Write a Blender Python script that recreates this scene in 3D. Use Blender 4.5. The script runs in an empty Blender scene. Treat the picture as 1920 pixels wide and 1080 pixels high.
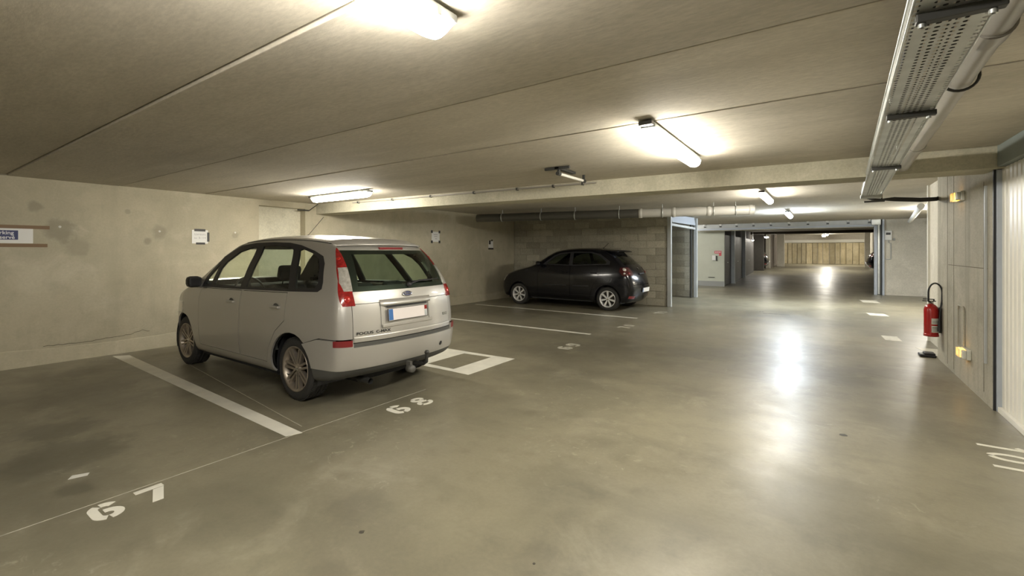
import bpy, bmesh, math, random
from mathutils import Vector, Matrix
from mathutils.bvhtree import BVHTree
random.seed(7)
PI = math.pi
SC = bpy.context.scene
COL = SC.collection

# ------------------------------------------------------------------ camera, world, exposure
YAW = math.atan(585 / 852)
cam_d = bpy.data.cameras.new('camera')
cam = bpy.data.objects.new('camera', cam_d); COL.objects.link(cam)
cam_d.sensor_width = 36; cam_d.lens = 852 / 1920 * 36
cam_d.shift_y = -68 / 1920; cam_d.clip_start = .05; cam_d.clip_end = 200
cam.location = (0, 0, 1.5); cam.rotation_euler = (PI / 2, 0, YAW)
SC.camera = cam
SC.view_settings.view_transform = 'Standard'; SC.view_settings.look = 'None'
SC.view_settings.gamma = 1; SC.view_settings.use_curve_mapping = False
SC.view_settings.exposure = 0.9
w = bpy.data.worlds.new('world'); SC.world = w; w.use_nodes = True
w.node_tree.nodes['Background'].inputs[0].default_value = (.9, .95, 1, 1)
w.node_tree.nodes['Background'].inputs[1].default_value = .0
LAMP = 66.0           # radiance of the fluorescent diffusers
WARM = (1.0, .945, .83)
COOL = (.82, .91, 1.0)

# ------------------------------------------------------------------ materials
MATS = {}
def mat(name, col, rough=.6, metal=0.0, spec=None, coat=0, emit=None, es=0, alpha=None, var=0, vscale=8, bump=0, bscale=60):
    if name in MATS: return MATS[name]
    m = bpy.data.materials.new(name); m.use_nodes = True; nt = m.node_tree
    b = nt.nodes['Principled BSDF']
    b.inputs['Base Color'].default_value = (*col, 1); b.inputs['Roughness'].default_value = rough
    b.inputs['Metallic'].default_value = metal
    if spec is not None: b.inputs['Specular IOR Level'].default_value = spec
    if coat: b.inputs['Coat Weight'].default_value = coat; b.inputs['Coat Roughness'].default_value = .04
    if emit: b.inputs['Emission Color'].default_value = (*emit, 1); b.inputs['Emission Strength'].default_value = es
    if var or bump:
        tc = nt.nodes.new('ShaderNodeTexCoord')
    if var:
        n = nt.nodes.new('ShaderNodeTexNoise'); n.inputs['Scale'].default_value = vscale; n.inputs['Detail'].default_value = 5
        nt.links.new(tc.outputs['Object'], n.inputs['Vector'])
        r = nt.nodes.new('ShaderNodeMapRange'); r.inputs[1].default_value = .3; r.inputs[2].default_value = .7
        r.inputs[3].default_value = 1 - var; r.inputs[4].default_value = 1 + var
        nt.links.new(n.outputs[0], r.inputs[0])
        mx = nt.nodes.new('ShaderNodeVectorMath'); mx.operation = 'SCALE'; mx.inputs[0].default_value = col
        nt.links.new(r.outputs[0], mx.inputs['Scale']); nt.links.new(mx.outputs[0], b.inputs['Base Color'])
    if bump:
        n2 = nt.nodes.new('ShaderNodeTexNoise'); n2.inputs['Scale'].default_value = bscale; n2.inputs['Detail'].default_value = 4
        nt.links.new(tc.outputs['Object'], n2.inputs['Vector'])
        bp = nt.nodes.new('ShaderNodeBump'); bp.inputs['Strength'].default_value = bump; bp.inputs['Distance'].default_value = .01
        nt.links.new(n2.outputs[0], bp.inputs['Height']); nt.links.new(bp.outputs[0], b.inputs['Normal'])
    MATS[name] = m; return m

def concrete(name, base, dark, light, scale=(1, 1, 1), rough=.75, rough_var=.0, spots=(), fine=.12, bump=.25, streak=None, spec=.5, per_object=0.0, lift=(.42, .62), blot=.55, rust=None, scuff=0, coat=0):
    """layered procedural concrete: broad blotches, clouds, fine grain, optional streaks and round damp spots"""
    m = bpy.data.materials.new(name); m.use_nodes = True; nt = m.node_tree; N = nt.nodes; Lk = nt.links
    b = N['Principled BSDF']; tc = N.new('ShaderNodeTexCoord')
    geo = N.new('ShaderNodeNewGeometry')
    mp = N.new('ShaderNodeMapping'); mp.inputs['Scale'].default_value = scale
    Lk.new(geo.outputs['Position'], mp.inputs['Vector'])
    vec = mp.outputs[0]
    if per_object:
        oi = N.new('ShaderNodeObjectInfo'); ad = N.new('ShaderNodeVectorMath'); ad.operation = 'ADD'
        cmb = N.new('ShaderNodeMath'); cmb.operation = 'MULTIPLY'; cmb.inputs[1].default_value = 40
        Lk.new(oi.outputs['Random'], cmb.inputs[0]); Lk.new(mp.outputs[0], ad.inputs[0]); Lk.new(cmb.outputs[0], ad.inputs[1]); vec = ad.outputs[0]
    def noise(s, det=5, ro=.55, v=vec, dist=0):
        n = N.new('ShaderNodeTexNoise'); n.inputs['Scale'].default_value = s; n.inputs['Detail'].default_value = det
        n.inputs['Roughness'].default_value = ro; n.inputs['Distortion'].default_value = dist; Lk.new(v, n.inputs['Vector']); return n.outputs[0]
    def ramp(f, a, b_, c0=0.0, c1=1.0):
        r = N.new('ShaderNodeMapRange'); r.interpolation_type = 'SMOOTHSTEP'
        r.inputs[1].default_value = a; r.inputs[2].default_value = b_; r.inputs[3].default_value = c0; r.inputs[4].default_value = c1
        Lk.new(f, r.inputs[0]); return r.outputs[0]
    def mix(a, b_, f, mode='MIX'):
        x = N.new('ShaderNodeMix'); x.data_type = 'RGBA'; x.blend_type = mode
        for s, v in ((6, a), (7, b_)):
            if isinstance(v, tuple): x.inputs[s].default_value = (*v, 1)
            else: Lk.new(v, x.inputs[s])
        if isinstance(f, float): x.inputs[0].default_value = f
        else: Lk.new(f, x.inputs[0])
        return x.outputs[2]
    c = mix(base, dark, ramp(noise(.55, 4, .6), lift[0], lift[1], 0, blot))
    c = mix(c, light, ramp(noise(1.7, 6, .65, dist=.6), .5, .72, 0, .5))
    c = mix(c, dark, ramp(noise(5.5, 6, .6), .45, .8, 0, .5))
    g = ramp(noise(38, 5, .7), .25, .75, 1 - fine, 1 + fine)
    sc = N.new('ShaderNodeVectorMath'); sc.operation = 'SCALE'; Lk.new(c, sc.inputs[0]); Lk.new(g, sc.inputs['Scale']); c = sc.outputs[0]
    if scuff:
        k_ = N.new('ShaderNodeMath'); k_.operation = 'MULTIPLY'; Lk.new(ramp(noise(9, 6, .7, dist=1.2), .56, .7, 0, scuff), k_.inputs[0]); Lk.new(ramp(noise(.8, 2, .5), .48, .6), k_.inputs[1]); c = mix(c, light, k_.outputs[0])
    if streak:
        mp2 = N.new('ShaderNodeMapping'); mp2.inputs['Scale'].default_value = streak[0]; Lk.new(geo.outputs['Position'], mp2.inputs['Vector'])
        c = mix(c, dark, ramp(noise(1.0, 5, .6, mp2.outputs[0]), .5, .72, 0, streak[1]))
    if rust:
        mp3 = N.new('ShaderNodeMapping'); mp3.inputs['Scale'].default_value = rust[0]; Lk.new(geo.outputs['Position'], mp3.inputs['Vector'])
        c = mix(c, rust[1], ramp(noise(1.0, 6, .65, mp3.outputs[0]), rust[3], rust[3] + .14, 0, rust[2]))
    if spots:
        wn = noise(6, 4, .6); 
        for (px, py, pz, rad, st) in spots:
            vm = N.new('ShaderNodeVectorMath'); vm.operation = 'DISTANCE'; Lk.new(geo.outputs['Position'], vm.inputs[0]); vm.inputs[1].default_value = (px, py, pz)
            a_ = N.new('ShaderNodeMath'); a_.operation = 'MULTIPLY_ADD'; Lk.new(wn, a_.inputs[0]); a_.inputs[1].default_value = rad * 1.5; Lk.new(vm.outputs['Value'], a_.inputs[2])
            c = mix(c, tuple(q * .72 for q in dark), ramp(a_.outputs[0], rad * 1.3, rad * 1.9, st, 0))
    if per_object:
        v = ramp(oi.outputs['Random'], 0, 1, 1 - per_object, 1 + per_object)
        sc2 = N.new('ShaderNodeVectorMath'); sc2.operation = 'SCALE'; Lk.new(c, sc2.inputs[0]); Lk.new(v, sc2.inputs['Scale']); c = sc2.outputs[0]
    Lk.new(c, b.inputs['Base Color']); b.inputs['Specular IOR Level'].default_value = spec
    if coat: b.inputs['Coat Weight'].default_value = coat; b.inputs['Coat Roughness'].default_value = .33
    if rough_var: Lk.new(ramp(noise(1.3, 6, .7, dist=.4), .3, .7, rough - rough_var, rough + rough_var), b.inputs['Roughness'])
    else: b.inputs['Roughness'].default_value = rough
    if bump:
        bp = N.new('ShaderNodeBump'); bp.inputs['Strength'].default_value = bump; bp.inputs['Distance'].default_value = .006
        Lk.new(noise(22, 6, .65), bp.inputs['Height']); Lk.new(bp.outputs[0], b.inputs['Normal'])
    MATS[name] = m; return m

M = {}
M['wall'] = concrete('wall_concrete', (.50, .455, .335), (.36, .33, .24), (.60, .555, .43), rough=.8, fine=.05, bump=.1, streak=((0, 2.2, .35), .45),
                     spots=((-8.6, 1.62, 1.80, .19, .7), (-8.6, 1.80, 1.55, .14, .4), (-8.6, 1.38, 2.1, .08, .6), (-8.6, 2.75, 1.8, .11, .5), (-8.6, 2.6, 1.66, .06, .6), (-8.6, 3.86, 1.8, .07, .5), (-8.6, 2.35, 2.1, .04, .5)))
M['wall_b'] = concrete('wall_concrete_pale', (.64, .605, .515), (.47, .445, .37), (.72, .69, .60), rough=.8, streak=((2.0, 2.0, .3), .35))
M['niche'] = concrete('niche_concrete_lightened', (.70, .67, .54), (.52, .49, .38), (.78, .75, .62), rough=.7)  # paler than the wall so its colour carries the lamplight on the niche back
M['side'] = concrete('side_wall_concrete', (.44, .415, .335), (.26, .245, .19), (.52, .49, .405), rough=.8, streak=((0, 4.5, .25), .75))
M['beam'] = concrete('beam_concrete', (.50, .47, .36), (.34, .32, .235), (.58, .55, .44), rough=.8, streak=((3.0, 0, .6), .5))
M['ceil'] = concrete('ceiling_concrete', (.54, .495, .405), (.40, .365, .29), (.62, .575, .48), scale=(.45, 1.4, 1), rough=.85, per_object=.05, lift=(.38, .65), streak=((.5, 6, 0), .35))
M['ceil_b'] = concrete('ceiling_far_concrete', (.52, .485, .41), (.40, .37, .31), (.58, .55, .47), scale=(.5, 1, 1), rough=.85)
M['floor'] = concrete('floor_concrete', (.225, .205, .143), (.125, .114, .080), (.325, .30, .222), scale=(1, 1, 1), rough=.41, rough_var=.07, fine=.07, bump=.05, spec=.5, scuff=.9, coat=.3, streak=((.6, 2.6, 1), .35), blot=.6,
                      spots=((-4.6, .9, 0, .4, .7), (-5.3, 1.0, 0, .3, .6), (-3.9, .8, 0, .12, .7), (-4.6, .3, 0, .25, .6), (-2.3, 1.7, 0, .2, .35), (-1.4, 2.6, 0, .3, .25), (.75, 7.2, 0, .5, .45), (.2, 6.6, 0, .35, .4), (-1.1, 1.9, 0, .18, .25), (-1.9, 1.25, 0, .12, .3)))
M['block'] = concrete('block_concrete', (.41, .385, .305), (.30, .28, .215), (.49, .46, .37), rough=.9, per_object=.13, fine=.2)
M['mortar'] = concrete('mortar_grey', (.35, .33, .26), (.27, .25, .2), (.42, .39, .31), rough=.95)
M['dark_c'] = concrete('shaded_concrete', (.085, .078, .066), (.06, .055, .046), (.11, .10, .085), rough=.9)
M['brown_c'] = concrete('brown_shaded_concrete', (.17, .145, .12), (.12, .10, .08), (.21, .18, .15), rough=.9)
M['far_panel'] = concrete('far_panel_concrete', (.54, .47, .31), (.28, .23, .13), (.64, .58, .42), rough=.85, per_object=.22, streak=((5, 5, .4), .6))
M['paint'] = mat('road_paint_white', (.74, .72, .63), .5, var=.08, vscale=5)
M['paint_old'] = mat('worn_road_paint', (.52, .50, .42), .5, var=.2, vscale=14)
M['galv'] = mat('galvanised_steel', (.56, .58, .56), .38, .75, var=.12, vscale=9)
M['galv_w'] = mat('painted_grey_steel', (.44, .46, .46), .45, .1, var=.06, vscale=4)
M['bluegrey'] = mat('blue_grey_paint', (.26, .30, .29), .5, 0, var=.06, vscale=3)
M['bluewhite'] = mat('pale_blue_steel', (.42, .46, .52), .4, .1, var=.04)
M['pvc'] = mat('grey_pvc_pipe', (.32, .30, .26), .35, 0, var=.08, vscale=4)
M['duct'] = mat('duct_grey_plastic', (.10, .097, .085), .4, 0, var=.06, vscale=3)
M['ductw'] = mat('duct_light_plastic', (.55, .54, .50), .3, 0, var=.06, vscale=3)
M['darkmetal'] = mat('dark_steel', (.07, .07, .065), .5, .6)
M['black'] = mat('black_plastic', (.018, .018, .02), .45)
M['cable'] = mat('black_cable', (.03, .03, .03), .6)
M['void'] = mat('cabin_dark_trim', (.02, .02, .02), .9)
M['rubber'] = mat('tyre_rubber', (.028, .027, .025), .75, bump=.2, bscale=80)
M['doorpaint'] = mat('cream_door_enamel', (.82, .80, .72), .38, 0, var=.03, vscale=6)
M['green_pl'] = mat('grey_green_paint', (.50, .52, .44), .55, var=.04, vscale=3)
M['basegrey'] = mat('skirting_grey', (.30, .31, .30), .6)
M['paper'] = mat('white_paper', (.78, .78, .76), .7)
M['papershade'] = mat('cream_paper', (.70, .69, .63), .7)
M['tape_black'] = mat('black_tape', (.025, .022, .02), .5)
M['tape_brown'] = mat('brown_tape', (.17, .095, .035), .4)
M['blue_label'] = mat('navy_label', (.035, .045, .13), .5)
M['ink'] = mat('grey_ink', (.38, .36, .38), .7)
M['white_print'] = mat('white_print', (.75, .75, .78), .6)
M['red'] = mat('extinguisher_red', (.42, .012, .012), .25, 0, coat=.5)
M['redpaint'] = mat('sign_red', (.62, .10, .12), .5)
M['silver'] = mat('silver_metallic_paint', (.50, .485, .45), .36, .55, coat=.6)
M['silver_b'] = mat('silver_bumper_paint', (.47, .455, .42), .40, .45, coat=.5)
M['blackpaint'] = mat('black_car_paint', (.004, .004, .006), .2, 0, spec=.35, coat=.25)
M['alloy'] = mat('dusty_alloy', (.40, .35, .29), .38, .75, var=.15, vscale=12)
M['alloy_b'] = mat('bright_alloy', (.74, .74, .74), .3, .35)
M['disc'] = mat('brake_metal', (.10, .09, .08), .6, .7)
M['grey_pl'] = mat('valance_grey_plastic', (.075, .075, .068), .6, bump=.1)
M['seat'] = mat('seat_fabric_dark', (.035, .035, .04), .9)
M['chrome'] = mat('chrome', (.75, .75, .75), .12, 1)
M['refl_red'] = mat('reflector_red', (.20, .015, .018), .3, coat=.5)
M['lens_red'] = mat('lens_red', (.26, .010, .010), .12, 0, coat=1, var=.3, vscale=45)
M['lamp_dark'] = mat('smoked_red_lens', (.07, .006, .008), .1, .2, coat=1)
M['lens_redb'] = mat('lens_bright_red', (.5, .02, .015), .2, .3, coat=1)
M['lens_clear'] = mat('lens_clear', (.50, .48, .44), .15, .35, coat=1, var=.25, vscale=30)
M['plate'] = mat('plate_pale', (.76, .70, .68), .45)
M['plate_blue'] = mat('plate_blue', (.05, .16, .42), .4)
M['orange'] = mat('amber_glow', (.9, .5, .1), .3, emit=(1.0, .50, .06), es=3.0)
M['clear_pl'] = mat('clear_dull_plastic', (.62, .62, .55), .25)
M['diff_off'] = mat('unlit_diffuser', (.72, .70, .64), .25)
M['crack'] = mat('crack_shadow', (.13, .115, .08), .9)
M['joint'] = mat('joint_pale', (.42, .40, .33), .6, var=.2, vscale=20)
M['stain'] = mat('oil_stain', (.055, .05, .04), .4)

def glass(name, tint, gloss=1.0):
    m = bpy.data.materials.new(name); m.use_nodes = True; nt = m.node_tree; nt.nodes.clear()
    o = nt.nodes.new('ShaderNodeOutputMaterial'); t = nt.nodes.new('ShaderNodeBsdfTransparent'); g = nt.nodes.new('ShaderNodeBsdfGlossy')
    f = nt.nodes.new('ShaderNodeFresnel'); x = nt.nodes.new('ShaderNodeMixShader')
    t.inputs[0].default_value = (*tint, 1); g.inputs['Roughness'].default_value = .02; g.inputs[0].default_value = (gloss, gloss, gloss, 1); g2 = nt.nodes.new('ShaderNodeNewGeometry'); mr = nt.nodes.new('ShaderNodeMapRange'); mr.inputs[3].default_value = 1.5; mr.inputs[4].default_value = 1 / 1.5
    nt.links.new(g2.outputs['Backfacing'], mr.inputs[0]); nt.links.new(mr.outputs[0], f.inputs[0])
    nt.links.new(f.outputs[0], x.inputs[0]); nt.links.new(t.outputs[0], x.inputs[1]); nt.links.new(g.outputs[0], x.inputs[2]); nt.links.new(x.outputs[0], o.inputs[0])
    return m
M['glass'] = glass('tinted_glass', (.93, .98, .91))
M['glass_rear'] = glass('rear_tinted_glass', (.62, .74, .62))
M['glass_dark'] = glass('dark_tinted_glass', (.46, .51, .46))

def lampmat(name, col, k=1.0):
    m = bpy.data.materials.new(name); m.use_nodes = True; nt = m.node_tree; nt.nodes.clear()
    o = nt.nodes.new('ShaderNodeOutputMaterial'); e = nt.nodes.new('ShaderNodeEmission')
    e.inputs[0].default_value = (*col, 1); e.inputs[1].default_value = LAMP * k; nt.links.new(e.outputs[0], o.inputs[0]); return m
M['lamp_warm'] = lampmat('lit_diffuser_warm', WARM)
M['lamp_warm_soft'] = lampmat('lit_diffuser_warm_soft', WARM, .55)
M['lamp_cool'] = lampmat('lit_diffuser_cool', COOL, 2.5)
M['lamp_far'] = lampmat('lit_diffuser_far', WARM, 2.2)
M['lamp_weak'] = lampmat('lit_diffuser_weak', WARM, .12)
M['lamp_added'] = lampmat('lit_diffuser_added', (1, .95, .86), 2.4)
M['lamp_mid'] = lampmat('lit_diffuser_neutral', (1, .95, .86), 1.1)

# ------------------------------------------------------------------ mesh helpers
class MB:
    def __init__(s): s.v = []; s.f = []; s.m = []; s.sm = []
    def add(s, vs, fs, mi=0, smooth=False, M4=None):
        o = len(s.v)
        s.v += [tuple(M4 @ Vector(p)) if M4 else tuple(p) for p in vs]
        for f in fs: s.f.append(tuple(i + o for i in f)); s.m.append(mi); s.sm.append(smooth)
        return s
    def box(s, a, b, mi=0, M4=None):
        (x0, y0, z0), (x1, y1, z1) = a, b
        v = [(x0, y0, z0), (x1, y0, z0), (x1, y1, z0), (x0, y1, z0), (x0, y0, z1), (x1, y0, z1), (x1, y1, z1), (x0, y1, z1)]
        return s.add(v, [(0, 3, 2, 1), (4, 5, 6, 7), (0, 1, 5, 4), (1, 2, 6, 5), (2, 3, 7, 6), (3, 0, 4, 7)], mi, False, M4)
    def bbox(s, a, b, r=.004, mi=0, M4=None):
        """box with chamfered edges"""
        bm = bmesh.new(); bmesh.ops.create_cube(bm, size=1)
        for v in bm.verts: v.co = Vector([(a[i] + b[i]) / 2 + v.co[i] * (b[i] - a[i]) for i in range(3)])
        bmesh.ops.bevel(bm, geom=bm.edges[:], offset=r, segments=2, affect='EDGES', profile=.5)
        bm.verts.index_update()
        s.add([v.co[:] for v in bm.verts], [[v.index for v in f.verts] for f in bm.faces], mi, False, M4); bm.free(); return s
    def tube(s, pts, r, n=10, mi=0, cap=True, smooth=True, M4=None):
        pts = [Vector(p) for p in pts]; rs = r if isinstance(r, (list, tuple)) else [r] * len(pts)
        vs = []; fs = []; up = None
        for i, p in enumerate(pts):
            t = (pts[min(i + 1, len(pts) - 1)] - pts[max(i - 1, 0)]).normalized()
            if up is None: up = Vector((0, 0, 1)) if abs(t.z) < .9 else Vector((1, 0, 0))
            a = t.cross(up).normalized(); up2 = a.cross(t).normalized(); up = up2
            for k in range(n):
                an = 2 * PI * k / n; vs.append(p + (a * math.cos(an) + up2 * math.sin(an)) * rs[i])
        for i in range(len(pts) - 1):
            for k in range(n): k2 = (k + 1) % n; fs.append((i * n + k, i * n + k2, (i + 1) * n + k2, (i + 1) * n + k))
        s.add(vs, fs, mi, smooth, M4)
        if cap:
            o = len(vs); s.add(vs[:n], [tuple(range(n))], mi, False, M4); s.add(vs[-n:], [tuple(range(n - 1, -1, -1))], mi, False, M4)
        return s
    def lathe(s, prof, n=32, mi=0, M4=None, axis='y', smooth=True, closed=False):
        """prof: (radius, along)"""
        vs = []; fs = []
        for (r, h) in prof:
            for k in range(n):
                a = 2 * PI * k / n
                if axis == 'y': vs.append((r * math.cos(a), h, r * math.sin(a)))
                elif axis == 'z': vs.append((r * math.cos(a), r * math.sin(a), h))
                else: vs.append((h, r * math.cos(a), r * math.sin(a)))
        L = len(prof); R = L if closed else L - 1
        for i in range(R):
            for k in range(n):
                k2 = (k + 1) % n; j = (i + 1) % L
                fs.append((i * n + k, i * n + k2, j * n + k2, j * n + k))
        return s.add(vs, fs, mi, smooth, M4)
    def prism(s, poly, z0, z1, mi=0, M4=None):
        """polygon (x,y) between z0 and z1"""
        n = len(poly); v = [(x, y, z0) for x, y in poly] + [(x, y, z1) for x, y in poly]
        f = [tuple(range(n - 1, -1, -1)), tuple(range(n, 2 * n))] + [(i, (i + 1) % n, n + (i + 1) % n, n + i) for i in range(n)]
        return s.add(v, f, mi, False, M4)
    def build(s, name, mats, parent=None, fix=True):
        me = bpy.data.meshes.new(name); me.from_pydata([tuple(v) for v in s.v], [], s.f)
        mats = mats if isinstance(mats, (list, tuple)) else [mats]
        for m in mats: me.materials.append(m)
        for p, mi, sm in zip(me.polygons, s.m, s.sm): p.material_index = mi; p.use_smooth = sm
        if fix:
            bm = bmesh.new(); bm.from_mesh(me); bmesh.ops.recalc_face_normals(bm, faces=bm.faces[:]); bm.to_mesh(me); bm.free()
        o = bpy.data.objects.new(name, me); COL.objects.link(o)
        if parent: o.parent = parent
        return o

def tag(o, label=None, cat=None, group=None, kind=None):
    if label: o['label'] = label
    if cat: o['category'] = cat
    if group: o['group'] = group
    if kind: o['kind'] = kind
    return o
def empty(name, loc=(0, 0, 0), rz=0):
    o = bpy.data.objects.new(name, None); COL.objects.link(o); o.location = loc; o.rotation_euler = (0, 0, rz); o.empty_display_size = .1; return o
def struct(o): o['kind'] = 'structure'; return o
def boxobj(name, a, b, m, parent=None): return MB().box(a, b).build(name, m, parent)
def dup(o, parent=None):
    c = o.copy(); COL.objects.link(c); c.parent = parent
    for ch in list(o.children): dup(ch, c)
    return c
def text_mesh(name, s, size, m, parent, M4, depth=.001, bold=0.0, sx=1.0):
    cu = bpy.data.curves.new(name, 'FONT'); cu.body = s; cu.size = size; cu.extrude = depth; cu.align_x = 'CENTER'; cu.align_y = 'CENTER'; cu.offset = bold; cu.resolution_u = 3
    t = bpy.data.objects.new(name, cu)
    COL.objects.link(t); bpy.context.view_layer.update()
    me = bpy.data.meshes.new_from_object(t.evaluated_get(bpy.context.evaluated_depsgraph_get()))
    COL.objects.unlink(t); bpy.data.objects.remove(t)
    me.transform(M4 @ Matrix.Diagonal((sx, 1, 1, 1))); me.materials.clear(); me.materials.append(m); me.name = name
    o = bpy.data.objects.new(name, me); COL.objects.link(o); o.parent = parent; return o

# frames for flat things on walls: columns are (right, up, out)
def frame(origin, right, up, out):
    m = Matrix.Identity(4)
    for i in range(3): m[i][0] = right[i]; m[i][1] = up[i]; m[i][2] = out[i]; m[i][3] = origin[i]
    return m
def on_left_wall(y, z, x=-8.6): return frame((x, y, z), (0, 1, 0), (0, 0, 1), (1, 0, 0))

# ------------------------------------------------------------------ structure
CEIL = 2.47
FARC = 2.62
XL = -8.6
XR = 1.32
# floor: two level slabs meeting at the sawn joint, then the rising far slab
fl = MB(); fl.add([(-9.5, -7, 0), (9, -7, 0), (9, 24, 0), (-12, 24, 0), (-12, 12, 0), (-9.5, 12, 0)], [(0, 1, 2, 3, 4, 5)])
fl.add([(-12, 24, 0), (9, 24, 0), (9, 38, .42), (-12, 38, .42)], [(0, 1, 2, 3)])
fl.add([(-12, 38, .42), (9, 38, .42), (9, 47, .5), (-12, 47, .5)], [(0, 1, 2, 3)])
fl.box((-12, -7, -.2), (9, 24, -.15))
struct(fl.build('floor', M['floor']))

# ceiling of precast slabs with open joints
cl = struct(boxobj('ceiling', (-9.5, -7, CEIL + .06), (1.75, 5.95, CEIL + .2), M['ceil']))
ys = [-7, -5.6, -4.48, -3.36, -2.24, -1.12, 0.0, 1.13, 2.26, 3.38, 4.5, 5.95]
offs = [.012, 0, .01, .004, .012, .006, .02, 0.002, .004, .0, .006]
for i in range(len(ys) - 1):
    z = CEIL + offs[i]
    s_ = MB(); s_.bbox((-9.5, ys[i] + .006, z), (1.75, ys[i + 1] - .006, CEIL + .07), .004)
    s_.build('slab', M['ceil'], cl)
struct(boxobj('ceiling_far', (-9.5, 5.9, FARC), (9, 24, FARC + .2), M['ceil_b']))
fc = MB(); fc.add([(-12, 24, FARC), (9, 24, FARC), (9, 40, 2.82), (-12, 40, 2.82), (9, 47, 2.95), (-12, 47, 2.95)], [(0, 1, 2, 3), (3, 2, 4, 5)])
fc.add([(-12, 24, FARC + .2), (9, 24, FARC + .2), (9, 47, 3.4), (-12, 47, 3.4)], [(0, 1, 2, 3)])
struct(fc.build('ceiling_ramp', M['ceil_b']))

# beam under the joint between the two ceilings (slightly askew)
bm_ = MB()
def skew(x): return 5.42 + (x + 8.6) * .058
def hexa(mb, x0, x1, f0, th, z0, z1):
    v = [(x0, f0(x0), z0), (x1, f0(x1), z0), (x1, f0(x1) + th, z0), (x0, f0(x0) + th, z0)]
    v += [(a, b, z1) for a, b, _ in v]
    mb.add(v, [(0, 3, 2, 1), (4, 5, 6, 7), (0, 1, 5, 4), (1, 2, 6, 5), (2, 3, 7, 6), (3, 0, 4, 7)])
hexa(bm_, -9.0, 1.75, skew, .42, 2.275, 2.7)
struct(bm_.build('trim_1', M['beam']))
boxobj('wall_filler', (-9, 5.3, 2.6), (-8.9, 5.9, 2.62), M['ceil']).name = 'trim_2'
struct(bpy.data.objects['trim_2'])

# left wall with a niche
lw = MB()
lw.box((-8.9, -7, 0), (XL, 4.27, 2.6)).box((-8.9, 5.18, 0), (XL, 12.9, 2.75)).box((-8.9, 4.27, 2.36), (XL, 5.18, 2.6))
lw.box((-9.2, 4.27, 0), (-8.90, 5.18, 2.6)).box((-9.1, 4.15, 0), (-8.85, 4.27, 2.6)).box((-9.1, 5.18, 0), (-8.85, 5.3, 2.6)).box((-9.1, 4.27, 2.36), (-8.9, 5.18, 2.5))
wl = struct(lw.build('wall_left', M['wall']))
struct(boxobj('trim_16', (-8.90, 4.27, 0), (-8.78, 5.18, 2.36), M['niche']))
bl = MB()
pts = []; y = -7
while y < 12.6:
    pts.append((y, .20 + .012 * math.sin(y * 2.1) + random.uniform(-.012, .012), .03 + random.uniform(-.006, .006))); y += .22
for (y0, h0, d0), (y1, h1, d1) in zip(pts, pts[1:]):
    if 4.2 < y0 < 5.2: continue
    bl.add([(XL, y0, 0), (XL + d0 + .02, y0, 0), (XL + d0 * .3, y0, h0), (XL, y0, h0 + .01), (XL, y1, 0), (XL + d1 + .02, y1, 0), (XL + d1 * .3, y1, h1), (XL, y1, h1 + .01)],
           [(1, 5, 6, 2), (2, 6, 7, 3), (0, 1, 2, 3), (4, 7, 6, 5)])
struct(bl.build('baseboard_left', M['wall']))
# crack, scrape arcs and form tie plugs on the left wall
ck = MB(); cp = []
for (yy, zz) in [(1.46, .235), (1.65, .232), (1.9, .225), (2.1, .245), (2.3, .25), (2.42, .265), (2.47, .29), (2.53, .30), (2.62, .275)]:
    cp.append((XL + .001, yy, zz))
for a, b in zip(cp, cp[1:]):
    for k in range(4):
        p0 = Vector(a).lerp(Vector(b), k / 4); p1 = Vector(a).lerp(Vector(b), (k + 1) / 4)
        p0.z += .006 * math.sin(p0.y * 60); p1.z += .006 * math.sin(p1.y * 60)
        ck.add([p0 + Vector((.001, 0, -.003)), p1 + Vector((.001, 0, -.003)), p1 + Vector((.001, 0, .004)), p0 + Vector((.001, 0, .004))], [(0, 1, 2, 3)])
ck.build('crack', M['crack'], wl)
for (yy, zz) in [(1.62, 1.84), (2.75, 1.82), (3.86, 1.84)]:
    p = MB(); p.lathe([(.001, .004), (.012, .004), (.016, 0)], 12, axis='x', M4=Matrix.Translation((XL, yy, zz))); p.build('tie_plug', M['papershade'], wl)

# back, behind camera
struct(boxobj('wall_rear', (-9.5, -7.2, 0), (9, -7, 2.7), M['wall_b']))

# block wall behind the black car
def block_wall(name, x0, x1, y0, thick, ztop, bw=.5, bh=.2, xmin_vis=-99):
    o = struct(boxobj(name, (x0, y0 + .012, 0), (x1, y0 + thick, ztop), M['mortar']))
    me = None; row = 0; z = 0.005
    protos = {}
    while z < ztop - .05:
        hh = min(bh, ztop - z); x = x0 - (bw / 2 if row % 2 else 0)
        while x < x1 - .02:
            a = max(x, x0); b = min(x + bw, x1)
            if b - a > .06 and b > xmin_vis:
                key = (round(b - a, 3), round(hh, 3))
                if key not in protos:
                    mb = MB(); mb.bbox((0, 0, 0), (b - a - .008, .03, hh - .008), .004)
                    c = mb.build('block', M['block'], o); protos[key] = c
                else:
                    c = protos[key].copy(); COL.objects.link(c)
                c.location = (a + .004, y0 + random.uniform(-.003, .003), z + .004); c.rotation_euler = (0, 0, random.uniform(-.002, .002))
            x += bw
        z += bh; row += 1
    return o
YB = 12.65
block_wall('wall_back', XL, -3.5, YB, .2, FARC)
block_wall('wall_box_inner', XL, -3.52, 15.75, .2, FARC, xmin_vis=-5.6)
struct(boxobj('wall_box_rear', (XL - .3, YB, 0), (XL, 24, FARC), M['dark_c']))

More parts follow.
